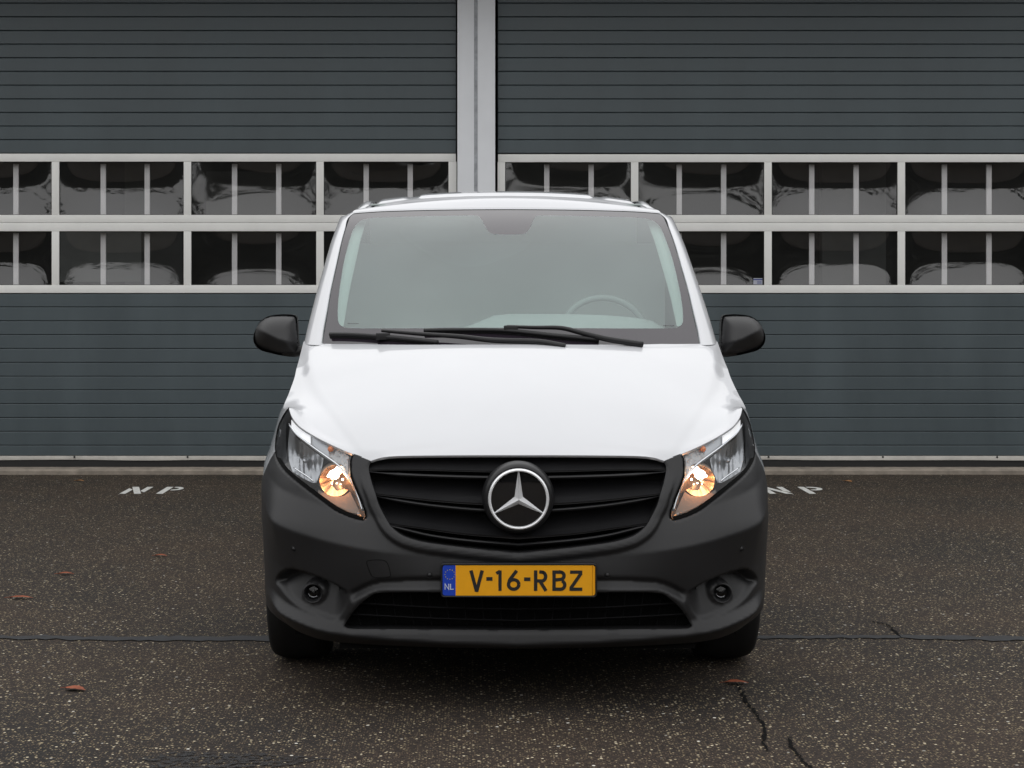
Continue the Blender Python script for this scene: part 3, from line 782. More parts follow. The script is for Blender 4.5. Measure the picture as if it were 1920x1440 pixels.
def flange(name, loops, vec, material, parent, both=True):
    """returns strips that turn an edge inwards so the skin has thickness"""
    mb = MB()
    for lp, closed in loops:
        lp = np.array(lp)
        for sgn in ((1, -1) if both else (1,)):
            q = lp.copy(); q[:, 0] *= sgn; n = len(q); off = np.array(vec)*np.array([sgn, 1, 1])
            v = np.vstack([q, q+off]); f = [(i, (i+1) % n, n+(i+1) % n, n+i) for i in range(n if closed else n-1)]
            mb.add(v, f)
    return mb.build(name, material, parent, True, sharp=50)
flange('bumper_return', [(skin(inv(densify(g_in_pts, 6, False))), False), (skin(inv(densify(intake_poly, 6, False))), False), (skin(fogc), True)], (0, .07, 0), M_plastic, van)
flange('bumper_underside', [(skin(inv(densify(BOTTOM, 6, False))), False)], (-.02, .28, .02), M_plastic, van)

# --- wing and side skin (white) ---
shY = np.array([.50, .58, .68, .80, .92, 1.04, 1.15]); shZ = np.array([1.012, 1.024, 1.059, 1.108, 1.1535, 1.198, 1.243])
def u_at(Y, z):
    lo_, hi_ = .0, UEND
    for _ in range(50):
        mid = (lo_+hi_)/2
        if S(mid, z)[1] < Y: lo_ = mid
        else: hi_ = mid
    return lo_
tip = inv([(425.5, 764)])[0]; tipP = S(*tip)
sh = [tuple(tip)] + [(u_at(Y, z), z) for Y, z in zip(shY, shZ) if Y > tipP[1]+.06]
sh_smooth = chain(sh, 5)
lo_side = [tuple(p) for p in chain(wl2, 6)] + [tuple(p) for p in arch_f[k_arch+1:]] + [(arch_f[-1][0]+.01, .27), (arch_r[0][0]-.01, .27)] \
        + [tuple(p) for p in arch_r] + [(arch_r[-1][0]+.02, .30), (UEND, .32), (UEND, 1.25)]
outer_w = lo_side + [(u_at(1.15, 1.243)+.02, 1.25)] + [tuple(p) for p in sh_smooth[::-1]] + [tuple(p) for p in lampbot[i_out:][::-1][1:]]
V2, T2 = region(outer_w, [], .012, coarse=(UC+.3, 6))
u_, T2 = compact(V2, T2); V2 = V2[u_]; V3 = skin(V2, 0.0)
mv = np.vstack([V3, V3*np.array([-1, 1, 1])]); mf = [tuple(t) for t in T2]+[tuple(t+len(V3)) for t in T2]
body = obj('side_panel', mv[:len(V3)], orient_out(mv, mf[:len(T2)]), M_white, van, True)
o = obj('side_panel', mv[len(V3):], [tuple(np.array(t)-len(V3)) for t in orient_out(mv, mf[len(T2):])], M_white, van, True)

# --- bonnet: height field over (x, Y) ---
zc = pchip([0, .07, .10, .14, .25, .4, .6, .8, 1.0, 1.25], [.80, .853, .882, .915, .99, 1.078, 1.170, 1.243, 1.292, 1.335])
xc = pchip([.1, .14, .32, .5, .68, .82, 1.05, 1.2], [.49, .51, .608, .686, .746, .776, .815, .83])
dc = pchip([.1, .14, .32, .5, .68, .82, 1.05, 1.2], [.055, .060, .072, .092, .105, .103, .085, .07])
lt = inv(chain(LAMP_TOP, 4)); LT = S(lt[:, 0], lt[:, 1])
SHP = S(np.array(sh_smooth)[:, 0], np.array(sh_smooth)[:, 1])
edge = np.vstack([LT, SHP[1:]]); oY = np.maximum.accumulate(edge[:, 1]+np.arange(len(edge))*1e-5)
xe = pchip(oY, edge[:, 0]); ze = pchip(oY, edge[:, 2])
_s1 = []
for x_, y_, z_ in zip(edge[:, 0], oY, edge[:, 2]):
    o_ = x_-float(xc(y_)); _s1.append((y_, (float(zc(y_))-z_-float(dc(y_)))/(o_*.6+o_*o_*4.0)) if o_ > .05 else None)
_s1 = np.array([q for q in _s1 if q]); s1f = pchip([.1, .2, .42, .52, .62, .72, .85, 1.0, 1.15], [.02, 0.0, .0, .12, .24, .33, .42, .50, .55])
resf = lambda Y: 0.0
def F(x, Y, raw=False):
    x = np.abs(np.asarray(x, float)); Y = np.asarray(Y, float); X1 = xe(Y); c = np.minimum(xc(Y), X1-.02); z0 = zc(Y)
    zedge = ze(Y); d1 = z0-zedge
    ddc = np.minimum(dc(Y), d1*.9); inner = ddc*(x/c)**2.2
    ddc = dc(Y)-.012; inner = ddc*(x/c)**2.2
    o_ = np.maximum(x-c, 0); outerd = ddc+.012*smooth(o_/.045)+s1f(Y)*(o_*.6+o_*o_*4.0)
    # soft crease
    k = smooth((x-c+.010)/.020); d = inner*(1-k)+outerd*k if True else 0
    z = z0-d
    if raw: return z
    return z+resf(Y)*smooth(1-(X1-x)/.07)*smooth((x-.3)/.2)
_rs = np.array([z_-float(F(x_, y_, True)) for x_, y_, z_ in zip(edge[:, 0], oY, edge[:, 2])])
resf = pchip(oY, _rs)
def Finv(a, b):
    Y = .12
    for _ in range(60):
        s = sc_at(Y); x = a/s; z = F(x, Y); bb = VPY+(CAMZ-z)*s
        Y += (bb-b)*.0006
        Y = max(.0, min(Y, 1.2))
    return a/sc_at(Y), Y
fe = [Finv(a, b) for a, b in chain([(0, 853.5), (80, 853.5), (160, 854), (225, 855), (255, 858), (275, 864)], 3)]
fe[0] = (0.0, fe[0][1])
cowlY = lambda x: .80+.36*(abs(x)/.846)**2.3
xsC = np.linspace(SHP[-1][0]-.005, 0, 24)
outer_h = [tuple(p) for p in fe[:-1]] + [(p[0], p[1]) for p in edge] + [(x, cowlY(x)) for x in xsC]
outer_h[-1] = (0.0, cowlY(0))
V2, T2 = region(outer_h, [], .011)
u_, T2 = compact(V2, T2); V2 = V2[u_]
V3 = np.column_stack([V2[:, 0], V2[:, 1], F(V2[:, 0], V2[:, 1])]); V3[V3[:, 0] < 1e-6, 0] = 0
mv, mf = mirror(V3, T2)
def up_faces(v, f):
    v = np.array(v); return [t if np.cross(v[t[1]]-v[t[0]], v[t[2]]-v[t[0]])[2] > 0 else tuple(t)[::-1] for t in f]
bonnet = obj('bonnet', mv, up_faces(mv, mf), M_white, van, True)
fe3 = np.array([(x, y, F(x, y)) for x, y in densify(np.array(fe), .02, False)]); lt3 = np.column_stack([edge[:len(LT), 0], edge[:len(LT), 1], F(edge[:len(LT), 0], edge[:len(LT), 1])])
lip = MB()
for sgn in (1, -1):
    q = np.vstack([fe3[:-1], lt3])*np.array([sgn, 1, 1]); n = len(q); v = np.vstack([q, q+np.array([0, .004, -.008]), q+np.array([-.0*sgn, .05, -.012])])
    lip.add(v, [(r*n+i, r*n+i+1, (r+1)*n+i+1, (r+1)*n+i) for r in range(2) for i in range(n-1)])
lip.build('bonnet_edge', M_white, van, True, sharp=60)
print('front gap check', [round(float(F(p[0], p[1])-p[2]), 4) for p in edge[::6]])

# --- windscreen ---
def Yw(x, z):
    t = (z-1.243)/.571
    return .83+.775*t+.145*np.maximum(t, 0)**2.6+.045*np.maximum(t, 0)**9+(.22-.08*t)*(np.abs(x)/.75)**2.2
def Winv(a, b, off=0):
    Y = 1.2
    for _ in range(40):
        s = sc_at(Y); x = a/s; z = CAMZ-(b-VPY)/s; Y = .5*Y+.5*(Yw(x, z)+off)
    s = sc_at(Y); return np.array([a/s, Y, CAMZ-(b-VPY)/s])
gl_side = chain([(353.5, 657), (352.5, 640), (344.5, 600), (337, 560), (330, 530), (320, 491), (310, 452), (301, 425), (293, 404.5)], 4)
gl_top = chain([(293, 404.5), (289, 402), (270, 400), (230, 397.5), (150, 395.2), (70, 394), (0, 393.6)], 4)
outer_g = np.vstack([[(0, 662), (200, 662)], gl_side, gl_top[1:]])
full = np.vstack([outer_g, (outer_g*np.array([-1, 1]))[::-1][1:-1]])
right = [(0, 614.5), (150, 615.5), (260, 615.8), (308, 614.8), (320, 609), (323.5, 600), (323, 575), (318.5, 541), (307.5, 486), (292, 437), (282, 420), (268, 411.5), (245, 408), (160, 405.5), (70, 404), (55, 405), (49, 411), (41, 428), (34, 436), (24, 439), (0, 440)]
clear = np.vstack([np.array(right), (np.array(right)*np.array([-1, 1]))[::-1][1:-1]])
clear_s = []
for i in range(len(clear)): clear_s.append(clear[i])
clear_s = chain(clear_s, 4, True)
V2, T2 = region(full, [clear_s], 9.0); u_, T2 = compact(V2, T2); V2 = V2[u_]
mk = lambda V2: np.array([Winv(a, b) for a, b in V2])
V3 = mk(V2)
def front_faces(v, f):
    v = np.array(v); return [tuple(t) if np.cross(v[t[1]]-v[t[0]], v[t[2]]-v[t[0]])[1] < 0 else tuple(t)[::-1] for t in f]
ws = obj('windscreen_border', V3, front_faces(V3, T2), M_frit, van, True)
V2, T2 = region(clear_s, [], 9.0); u_, T2 = compact(V2, T2); V2 = V2[u_]; V3 = mk(V2)
obj('windscreen', V3, front_faces(V3, T2), M_wglass, van, True)

for cxm, cym in ((661, 607), (1253, 611)):
    mb_ = MB()
    for k in range(7):
        x_ = cxm-9+k*3; 
        def wq(px_, py_):
            Y = 1.0
            for _ in range(30):
                s_ = sc_at(Y); Y = .5*Y+.5*(Yw((px_-VPX)/s_+CAMX, CAMZ-(py_-VPY)/s_)-.002)
            return P(px_, py_, Y)
        mb_.add([wq(x_, cym), wq(x_+2, cym), wq(x_+2, cym-1.2), wq(x_, cym-1.2)], [(0, 1, 2, 3)])
    mb_.build('glass_mark', M_frit, van)
# --- A-pillars + roof rails ---
rows = []
sil = pchip([367, 373, 385, 404, 431, 458, 500, 541, 605, 640, 700], [264, 277, 291, 306, 321, 331.5, 345, 358, 376.5, 386, 400])
gl_a = pchip([398, 404.5, 425, 452, 491, 530, 560, 600, 640, 657], [290, 293, 301, 310, 320, 330, 337, 344.5, 352.5, 353.5])
for b in (648, 620, 585, 545, 500, 460, 430, 408):
    ai = gl_a(b)+.6; p0 = Winv(ai, b); ao = sil(b-2)
    Yg = p0[1]; g0 = p0+np.array([.001, .010, 0])
    p1 = H(ai+(ao-ai)*.10, b-1, Yg-.004); p2 = H(ai+(ao-ai)*.40, b-1, Yg+.000); p3 = H(ai+(ao-ai)*.78, b-2, Yg+.035)
    p4 = H(ao, b-3, Yg+.105); p5 = p4+np.array([.004, 0, 0]); p5[1] = min(p4[1]+.10, 1.985); p6 = p4.copy(); p6[1] = min(p4[1]+.24, 2.0)
    rows.append([g0, p1, p2, p3, p4, p5, p6])
# shoulder into the roof
def rz(x, Y):
    prof = pchip([1.70, 1.76, 1.82, 1.90, 2.0, 2.2, 2.6, 3.5, 5.14], [1.80, 1.816, 1.846, 1.876, 1.900, 1.922, 1.934, 1.930, 1.905])
    dy = .10*(np.abs(x)/.7)**2.0
    return prof(np.asarray(Y)-dy)-.036*(np.abs(x)/.62)**2.2
for Y, xi, xo in ((2.02, .632, .716), (2.2, .628, .722), (2.6, .622, .735), (3.4, .62, .745), (4.4, .62, .745), (5.02, .61, .725), (5.12, .60, .71)):
    zi = float(rz(.62, Y))
    rows.append([(xi, Y, zi), (xi+.016, Y, zi+.004), (xi+.036, Y, zi-.004), (xi+.068, Y, zi-.030), (xo, Y+.0, zi-.075), (xo+.006, Y+.0, zi-.105), (xo+.012, Y, zi-.14)])
R = loft(rows, 5, 6)
for sgn in (1, -1):
    v, f = grid(R*np.array([sgn, 1, 1]), sgn < 0); o = obj('pillar_and_rail', v, f, M_white, van, True)
# greenhouse side below the rail
rows2 = []
for r in R[:, -1]:
    base_x = .846; bz = 1.243
    bot_ = np.array([base_x, r[1], bz]); rows2.append([r+(bot_-r)*t+np.array([.012*math.sin(math.pi*t), 0, 0]) for t in np.linspace(0, 1, 9)])
for sgn in (1, -1):
    rr = np.array(rows2); v, f = grid(rr*np.array([sgn, 1, 1]), sgn < 0); nc = rr.shape[1]
    f = [q for q in f if not (1.45 < rr[min(q)//nc, 0, 1] < 2.3 and 1 <= min(q) % nc < 7)]
    obj('upper_side', v, f, M_white, van, True)
    # cab door glass, just proud of the side
    sel = [i for i in range(len(rr)) if 1.42 < rr[i, 0, 1] < 2.4]
    gv, gf = grid((rr[sel][:, 1:8]+np.array([.004, 0, 0]))*np.array([sgn, 1, 1]), sgn < 0); obj('side_window', gv, gf, M_sglass, van, True)

# --- roof ---
topc = np.array([Winv(a, b) for a, b in gl_top[::-1]]); hx = topc[:, 0]; hy = topc[:, 1]; hz = topc[:, 2]
Yh = pchip(hx, hy); Zh = pchip(hx, hz)
rows = []
xs = np.linspace(0, .634, 45); xq = xs/.634*.698; rows.append([(x, float(Yh(x))+.006, float(Zh(x))-.012) for x in xq]); rows.append([(x, float(Yh(x))+.006, float(Zh(x))+.004) for x in xq])
for t in (.03, .06, .10, .15, .2, .27, .35, .45, .56, .68, .82, 1):
    xq = xs/.634*(.634+.064*float(smooth(1-t/.42))); rows.append([(x, Yh(x)+t*(2.25-Yh(x)), 0) for x in xq])
for Y in (2.4, 2.6, 3.0, 3.5, 4.2, 5.0, 5.12): rows.append([(x, Y, 0) for x in xs])
RR = np.array(rows, float)
for i in range(2, len(RR)):
    x, Y = RR[i, :, 0], RR[i, :, 1]; z = rz(x, Y)
    k = smooth((Y-Yh(x)-.0)/.12); z = z*k+(1-k)*(Zh(x)+.004+(Y-Yh(x))*.60)
    rib = .009*smooth((.405-x)/.012)*smooth((Y-1.99-.05*(x/.4)**2)/.02)
    ch = -.010*smooth((x-.597)/.008)*smooth((.628-x)/.008)*smooth((Y-1.93)/.05)
    rib2 = .006*smooth((x-.455)/.010)*smooth((.585-x)/.010)*smooth((Y-2.03)/.02)
    RR[i, :, 2] = z+rib+ch+rib2
# refine: rows dense near the front for the rib step
RRd = []
for i in range(len(RR)-1):
    n_ = 1 if i == 0 or RR[i, 0, 1] > 2.3 else 5
    for k in range(n_):
        t = k/n_; row = RR[i]*(1-t)+RR[i+1]*t
        if i >= 2 and n_ > 1:
            x, Y = row[:, 0], row[:, 1]; z = rz(x, Y); kk = smooth((Y-Yh(x))/.12); z = z*kk+(1-kk)*(Zh(x)+.004+(Y-Yh(x))*.60)
            row[:, 2] = z+.009*smooth((.405-x)/.012)*smooth((Y-1.99-.05*(x/.4)**2)/.02)-.010*smooth((x-.597)/.008)*smooth((.628-x)/.008)*smooth((Y-1.93)/.05)+.006*smooth((x-.455)/.010)*smooth((.585-x)/.010)*smooth((Y-2.03)/.02)
        RRd.append(row)
RRd.append(RR[-1])
v, f = grid(RRd); v, f = mirror(v, f); v = np.array(v)
f = [t if np.cross(v[t[1]]-v[t[0]], v[t[2]]-v[t[0]])[2] > 0 else tuple(t)[::-1] for t in f]
obj('roof', v, f, M_white, van, True)
# rear face, floor, black box added inside the nose to block light
m = MB(); m.box(-.70, .70, 5.09, 5.12, 1.24, 1.87); m.box(-.84, .84, 5.09, 5.135, .34, 1.24); m.build('rear_door', M_white, van)
m = MB(); m.box(-.80, .80, .38, 5.08, .20, .24); m.box(-.70, .70, .20, .38, .235, .26); m.build('underbody', M_under, van)
m = MB()
m.box(-.60, .60, .21, .23, .245, .82); m.box(-.62, -.60, .231, 1.2, .245, .82); m.box(.60, .62, .231, 1.2, .245, .82)
m.build('nose_light_blocker', M_black, van)
# wheel houses
for sgn in (1, -1):
    for yc in (.945, 4.145):
        m = MB(); n = 20; a_ = [(sgn*.55, yc-.40*math.cos(math.pi*k/n), .34+.40*math.sin(math.pi*k/n)) for k in range(n+1)]; b_ = [(sgn*.93, p[1], p[2]) for p in a_]
        v, f = grid([a_, b_]); m.add(v, f); m.box(min(sgn*.54, sgn*.55), max(sgn*.54, sgn*.55), yc-.40, yc+.40, .2, .76); m.build('wheel_house', M_under, van)

# --- wheels ---
def wheel(x, y, sgn):
    R_ = .335; w_ = .225; m = MB(); prof = []
    for t in np.linspace(-1, 1, 19):
        sx = t*w_/2; r = R_-.030*abs(t)**5-.004*math.cos(t*9*math.pi)**8*(abs(t) < .8)
        prof.append((r, sx))
    prof = [(.20, -w_/2*.86), (.25, -w_/2*1.02)]+prof+[(.25, w_/2*1.02), (.20, w_/2*.86)]
    m.lathe(prof, (x, y, R_), 'x', 64)
    t_ = m.build('wheel', M_rubber, van, True, sharp=50)
    r = MB(); s0 = sgn*w_/2*.86; r.lathe([(.205, s0), (.195, s0*.85), (.18, s0*.5), (.08, s0*.75), (.0, s0*.8)], (x, y, R_), 'x', 40)
    ro = r.build('rim', M_rim, None, True, sharp=40); ro.parent = t_; ro.location = -Vector((0, 0, 0))
for sgn in (1, -1): wheel(sgn*.825, .945, sgn); wheel(sgn*.825, 4.145, sgn)

# --- grille ---
grille = bpy.data.objects.new('grille', None); COL.objects.link(grille); grille.location = (0, .05, .72); put(grille, van)
gside = pchip([852, 857, 863, 872, 882, 905, 927, 947, 974, 987, 997, 1006, 1015.5, 1022.5, 1029.5, 1036.5], [255, 262, 273, 279.5, 280, 274, 266, 260, 246, 237, 226, 211, 180, 134, 73, 2])
slot1 = pchip([0, 43, 236, 272, 285], [886, 885.5, 881.5, 882, 883]); bar1 = pchip([0, 52, 135, 226, 272, 285], [896, 895.5, 893.5, 889.5, 885.5, 884])
slot2 = pchip([0, 63, 150, 226, 266, 280], [949, 947, 941, 932.5, 927.5, 925]); bar2 = pchip([0, 61, 150, 226, 266, 280], [959, 957, 949.5, 938.5, 930.5, 927])
slot3 = pchip([0, 104, 188, 232, 245], [1011, 1002.7, 991, 985, 983]); bar3 = pchip([0, 104, 165, 229, 245], [1022, 1013, 1004.5, 989, 985])
topl = lambda a: np.full_like(np.asarray(a, float), 851.0)
def band(name, fn_list, offs, n=60, mat_=M_plastic2, parent=grille):
    """rows given by curve functions b(a) with depth offsets; the ends follow the grille opening"""
    rows = []
    for fn, off in zip(fn_list, offs):
        t = np.linspace(0, 1, n); ae = 270.0
        for _ in range(30): ae = .5*ae+.5*float(gside(float(fn(ae))))
        a = t*(ae+1.5); b = fn(a); rows.append(lift(np.stack([a, b], -1), off))
    R_ = np.array(rows); v, f = grid(R_); v, f = mirror(v, f); v = np.array(v)
    return obj(name, v, front_faces(v, f), mat_, parent, True, sharp=60)
lerp = lambda f1, f2, t: (lambda a: f1(a)*(1-t)+f2(a)*t)
def louvre(top, bot_, deep=.082, front=.004):
    ts = [0, .12, .25, .38, .5, .62, .74, .85, .93, .98, 1.0, 1.0]
    of = [deep-(deep-front)*(1-math.cos(math.pi/2*t))**.75 if t < .93 else front+ (0 if t < .97 else .003) for t in ts]; of[-1] = .05
    band('slat', [lerp(top, bot_, t) for t in ts], of)
def thin(bar):
    ks = (-3.6, -3.4, -2.4, 0, 2.2, 3.4, 3.6); of = (.05, .014, .008, .006, .009, .016, .05)
    band('bar', [(lambda a, k=k: bar(a)+k*np.clip((285-a)/60, .45, 1)) for k in ks], of)
louvre(topl, slot1, .062, .008)
louvre(lambda a: bar1(a)+3.8, slot2); louvre(lambda a: bar2(a)+3.8, slot3)
thin(bar1); thin(bar2); thin(bar3)
m = MB(); bp = inv(densify(grille_poly, 12)); q = S(bp[:, 0], bp[:, 1])+np.array([0, .085, 0])
ql = [tuple(p) for p in q]; qr = [(-p[0], p[1], p[2]) for p in ql]
m.add([(0, .12, .60), (-.58, .14, .60), (-.58, .17, .83), (0, .15, .865), (.58, .14, .60), (.58, .17, .83)], [(0, 1, 2, 3), (0, 3, 5, 4)]); m.build('backing', M_black, grille)

# --- lower grille bars ---
iside = pchip([1110, 1112, 1119, 1133, 1150, 1164, 1173, 1177], [250, 266, 279, 296, 311, 321, 325, 318])
def lower(bc, name='bar'):
    rows = []
    for k, off in ((-1.6, .055), (-1.5, .018), (0, .014), (1.6, .018), (3.0, .055)):
        ae = float(iside(bc(300)+k))+2; t = np.linspace(0, 1, 50); a = t*ae; rows.append(lift(np.stack([a, bc(a)+k], -1), off))
    v, f = grid(rows); v, f = mirror(v, f); obj(name, v, front_faces(np.array(v), f), M_plastic2, lowg, True, sharp=50)
lowg = bpy.data.objects.new('air_intake', None); COL.objects.link(lowg); lowg.location = (0, .05, .33); put(lowg, van)
lower(pchip([0, 130, 290, 330], [1142.5, 1140, 1131.5, 1129])); lower(pchip([0, 130, 310, 330], [1164, 1160.5, 1151.5, 1150]))
for k in range(-9, 10):
    a0 = abs(k)*33; 
    if a0 > 300: continue
    sg = 1 if k >= 0 else -1; top_b = 1112 if a0 < 260 else 1124+(a0-264)*.7
    pts = np.array([(a0+4, top_b), (a0-4, 1179)]); L3 = lift(pts, .062)*np.array([sg, 1, 1])
    m = MB(); m.tube(L3, .0022, 4); m.build('rib', M_plastic2, lowg)
m = MB(); m.add([(-.62, .13, .20), (.62, .13, .20), (.62, .11, .42), (-.62, .11, .42)], [(0, 1, 2, 3)]); m.build('backing', M_black, lowg)

# --- star badge ---
badge = bpy.data.objects.new('badge', None); COL.objects.link(badge)
BZ = P(973, 936, -.01)[2]; BY = -.012; badge.location = (0, BY, BZ); put(badge, van)
m = MB(); m.lathe([(.125, .070), (.121, .030), (.116, .014), (.111, .010), (.108, .008), (.104, .010)], (0, BY, BZ), n=72); m.build('mount', M_plastic2, badge, True)
m = MB(); m.lathe([(.0, .006), (.06, .0065), (.104, .010)], (0, BY, BZ), n=72); m.build('disc', M_gloss, badge, True)
m = MB(); m.lathe([(.0935, .006), (.0945, -.004), (.097, -.007), (.1005, -.0068), (.1035, -.002), (.1045, .008)], (0, BY, BZ), n=96); m.build('ring', M_badge, badge, True)
# three-pointed star with ridged arms
v = [(0, BY-.016, BZ)]; f = []
for k in range(3):
    t = math.pi/2+k*2*math.pi/3
    v.append((.0955*math.cos(t), BY-.002, BZ+.0955*math.sin(t)))
    t2 = t+math.pi/3; v.append((.0155*math.cos(t2), BY+.002, BZ+.0155*math.sin(t2)))
for k in range(3):
    tipi = 1+2*k; inn = 2+2*k; prev = 2+2*((k-1) % 3); f += [(0, tipi, inn), (0, prev, tipi)]
# widen tips slightly into small edges
sv, sf = [], []
for k in range(3):
    t = math.pi/2+k*2*math.pi/3; d = np.array([math.cos(t), math.sin(t)]); nrm = np.array([-d[1], d[0]])
    c0 = (0, BY-.017, BZ); tp = d*.097; tl = tp+nrm*.0018; tr = tp-nrm*.0018
    dl = np.array([math.cos(t+math.pi/3), math.sin(t+math.pi/3)])*.0165; dr = np.array([math.cos(t-math.pi/3), math.sin(t-math.pi/3)])*.0165
    n = len(sv); sv += [c0, (tp[0], BY-.004, BZ+tp[1]), (tl[0], BY+.001, BZ+tl[1]), (dl[0], BY+.003, BZ+dl[1]), (tr[0], BY+.001, BZ+tr[1]), (dr[0], BY+.003, BZ+dr[1])]
    sf += [(n, n+1, n+2, n+3), (n, n+5, n+4, n+1)]
so = obj('star', sv, front_faces(np.array(sv), sf), M_badge, badge, False)

# --- licence plate ---
plate = bpy.data.objects.new('licence_plate', None); COL.objects.link(plate)
PY = -.030; pz0, pz1 = P(0, 1116.5, PY)[2], P(0, 1060, PY)[2]; pw = .2585; plate.location = (0, PY, (pz0+pz1)/2); put(plate, van)
def rrect(x0, x1, z0, z1, r, n=5):
    o_ = []
    for cx, cz, a0 in ((x1-r, z1-r, 0), (x0+r, z1-r, 90), (x0+r, z0+r, 180), (x1-r, z0+r, 270)):
        for k in range(n+1): a = math.radians(a0+90*k/n); o_.append((cx+r*math.cos(a), cz+r*math.sin(a)))
    return o_
def slab(name, poly, y, th, material, parent, bev=.0):
    n = len(poly); v = [(x, y, z) for x, z in poly]+[(x, y+th, z) for x, z in poly]
    f = [tuple(range(n))]+[(i, n+i, n+(i+1) % n, (i+1) % n) for i in range(n)]
    o_ = MB(); o_.add(v, f); return o_.build(name, material, parent, False)
slab('holder', rrect(-pw-.006, pw+.006, pz0-.006, pz1+.006, .010), PY+.001, .03, M_plastic2, plate)
edgeM = MB(); rp = rrect(-pw-.004, pw+.004, pz0-.004, pz1+.004, .009); edgeM.tube([(x, PY-.001, z) for x, z in rp], .0028, 6, closed=True); edgeM.build('holder_rim', M_plastic2, plate, True)
xb = -pw+.044
yp = [(x, z) for x, z in rrect(-pw, pw, pz0, pz1, .008)]
right_part = [(max(x, xb), z) for x, z in yp]; left_part = [(min(x, xb), z) for x, z in yp]
slab('plate_sheet', right_part, PY-.0015, .002, M_yellow, plate); slab('country_band', left_part, PY-.0015, .002, M_blue, plate)
em = MB(); rp = rrect(-pw+.001, pw-.001, pz0+.001, pz1-.001, .008); em.tube([(x, PY-.0018, z) for x, z in rp if x > xb], .0011, 5, closed=True); em.build('embossed_edge', M_yellow, plate, True)
# characters as raised strokes; hz = character height .0665 m, built by hand
ch_z0 = pz0+(pz1-pz0)*.155; ch_h = (pz1-pz0)*.68; sw = .0115
def PX(c): return -pw+2*pw*(c-72)/(1828-72)            # photo-crop column -> plate x
def stroke(mb, pts, y, w=sw):
    pts = [np.array(p, float) for p in pts]; L_, R_ = [], []
    for i, p in enumerate(pts):
        d1 = (p-pts[i-1]) if i else (pts[1]-p); d2 = (pts[i+1]-p) if i < len(pts)-1 else (p-pts[i-1])
        d1 = d1/np.linalg.norm(d1); d2 = d2/np.linalg.norm(d2); n1_ = np.array([-d1[1], d1[0]]); n2_ = np.array([-d2[1], d2[0]]); mm_ = (n1_+n2_); mm_ /= np.linalg.norm(mm_)
        k = w/2/max(.4, mm_ @ n1_); L_.append(p+mm_*k); R_.append(p-mm_*k)
    n = len(pts); v = [(q[0], y, q[1]) for q in L_]+[(q[0], y, q[1]) for q in R_]
    mb.add(v, [(i, i+1, n+i+1, n+i) for i in range(n-1)])
def Z(t): return ch_z0+ch_h*t
def character(name, strokes, w=sw):
    mb = MB()
    for i, s in enumerate(strokes): stroke(mb, s, PY-.0024-.00012*i, w)
    o_ = mb.build(name, M_ink, plate, False); return o_
hw = sw/2/ch_h
def arcz(cx, cz, rx, rz_, a0, a1, n=14): return [(cx+rx*math.cos(math.radians(a0+(a1-a0)*k/n)), Z(cz)+rz_*ch_h*math.sin(math.radians(a0+(a1-a0)*k/n))) for k in range(n+1)]
x0, x1 = PX(388), PX(538); xm = (x0+x1)/2
character('character', [[(x0+.003, Z(1)), (xm-.001, Z(0.02))], [(x1-.003, Z(1)), (xm+.001, Z(0.02))], [(xm-.0065, Z(.035)), (xm+.0065, Z(.035))]])
character('character', [[(PX(575), Z(.585)), (PX(646), Z(.585))]], .0125)
xx = PX(733); character('character', [[(xx, Z(0)), (xx, Z(1))], [(xx, Z(.965)), (PX(690), Z(.85))]], sw*.95)
cx6 = PX(890); rx = (PX(970)-PX(812))/2-sw/2
character('character', [arcz(cx6, .315, rx, .315-hw, 0, 360, 28), [(cx6-rx*.97, Z(.37)), (cx6-rx*.75, Z(.55)), (PX(925), Z(.99))]])
character('character', [[(PX(1010), Z(.57)), (PX(1083), Z(.57))]], .0125)
xa = PX(1143); rr6 = .235
character('character', [[(xa, Z(0)), (xa, Z(1))], [(PX(1185), Z(1-hw*.9)), (PX(1215), Z(1-hw))] + arcz(PX(1215), 1-hw-rr6+.02, PX(1258)-PX(1215), rr6-.02, 90, -90, 12) + [(xa, Z(1-hw-2*rr6+.04))], [(PX(1190), Z(.50)), (PX(1262), Z(0))]])
xa = PX(1355)
character('character', [[(xa, Z(0)), (xa, Z(1))], [(xa, Z(1-hw)), (PX(1430), Z(1-hw))]+arcz(PX(1430), .765-hw*.3, PX(1470)-PX(1430), .235-hw*.7, 90, -90, 10)+[(xa, Z(.53))], [(xa, Z(.50)), (PX(1430), Z(.50))]+arcz(PX(1430), .25+hw/2, PX(1478)-PX(1430), .25-hw/2, 90, -90, 10)+[(xa, Z(hw))]])
character('character', [[(PX(1540), Z(1-hw)), (PX(1680), Z(1-hw))], [(PX(1668), Z(1-hw*1.6)), (PX(1548), Z(hw*1.6))], [(PX(1532), Z(hw)), (PX(1680), Z(hw))]])
# country letters and ring of stars
lz = pz0+(pz1-pz0)*.20; lh = (pz1-pz0)*.19
mb = MB(); x0, x1 = PX(100), PX(143)
stroke(mb, [(x0, lz), (x0, lz+lh), (x1, lz), (x1, lz+lh)], PY-.0024, .0027); stroke(mb, [(PX(163), lz+lh), (PX(163), lz+.0012), (PX(200), lz+.0012)], PY-.0024, .0027)
mb.build('country_letters', M_platewhite, plate)
mb = MB(); cx, cz, rs = PX(155), pz0+(pz1-pz0)*.70, .0165
for k in range(12):
    a = 2*math.pi*k/12; c_ = (cx+rs*math.cos(a), cz+rs*math.sin(a)); pts = [(c_[0]+(.0022 if j % 2 == 0 else .0010)*math.sin(2*math.pi*j/10), PY-.0024, c_[1]+(.0022 if j % 2 == 0 else .0010)*math.cos(2*math.pi*j/10)) for j in range(10)]
    mb.add(pts, [tuple(range(10))])
o = mb.build('star_ring', M_star_y, plate)

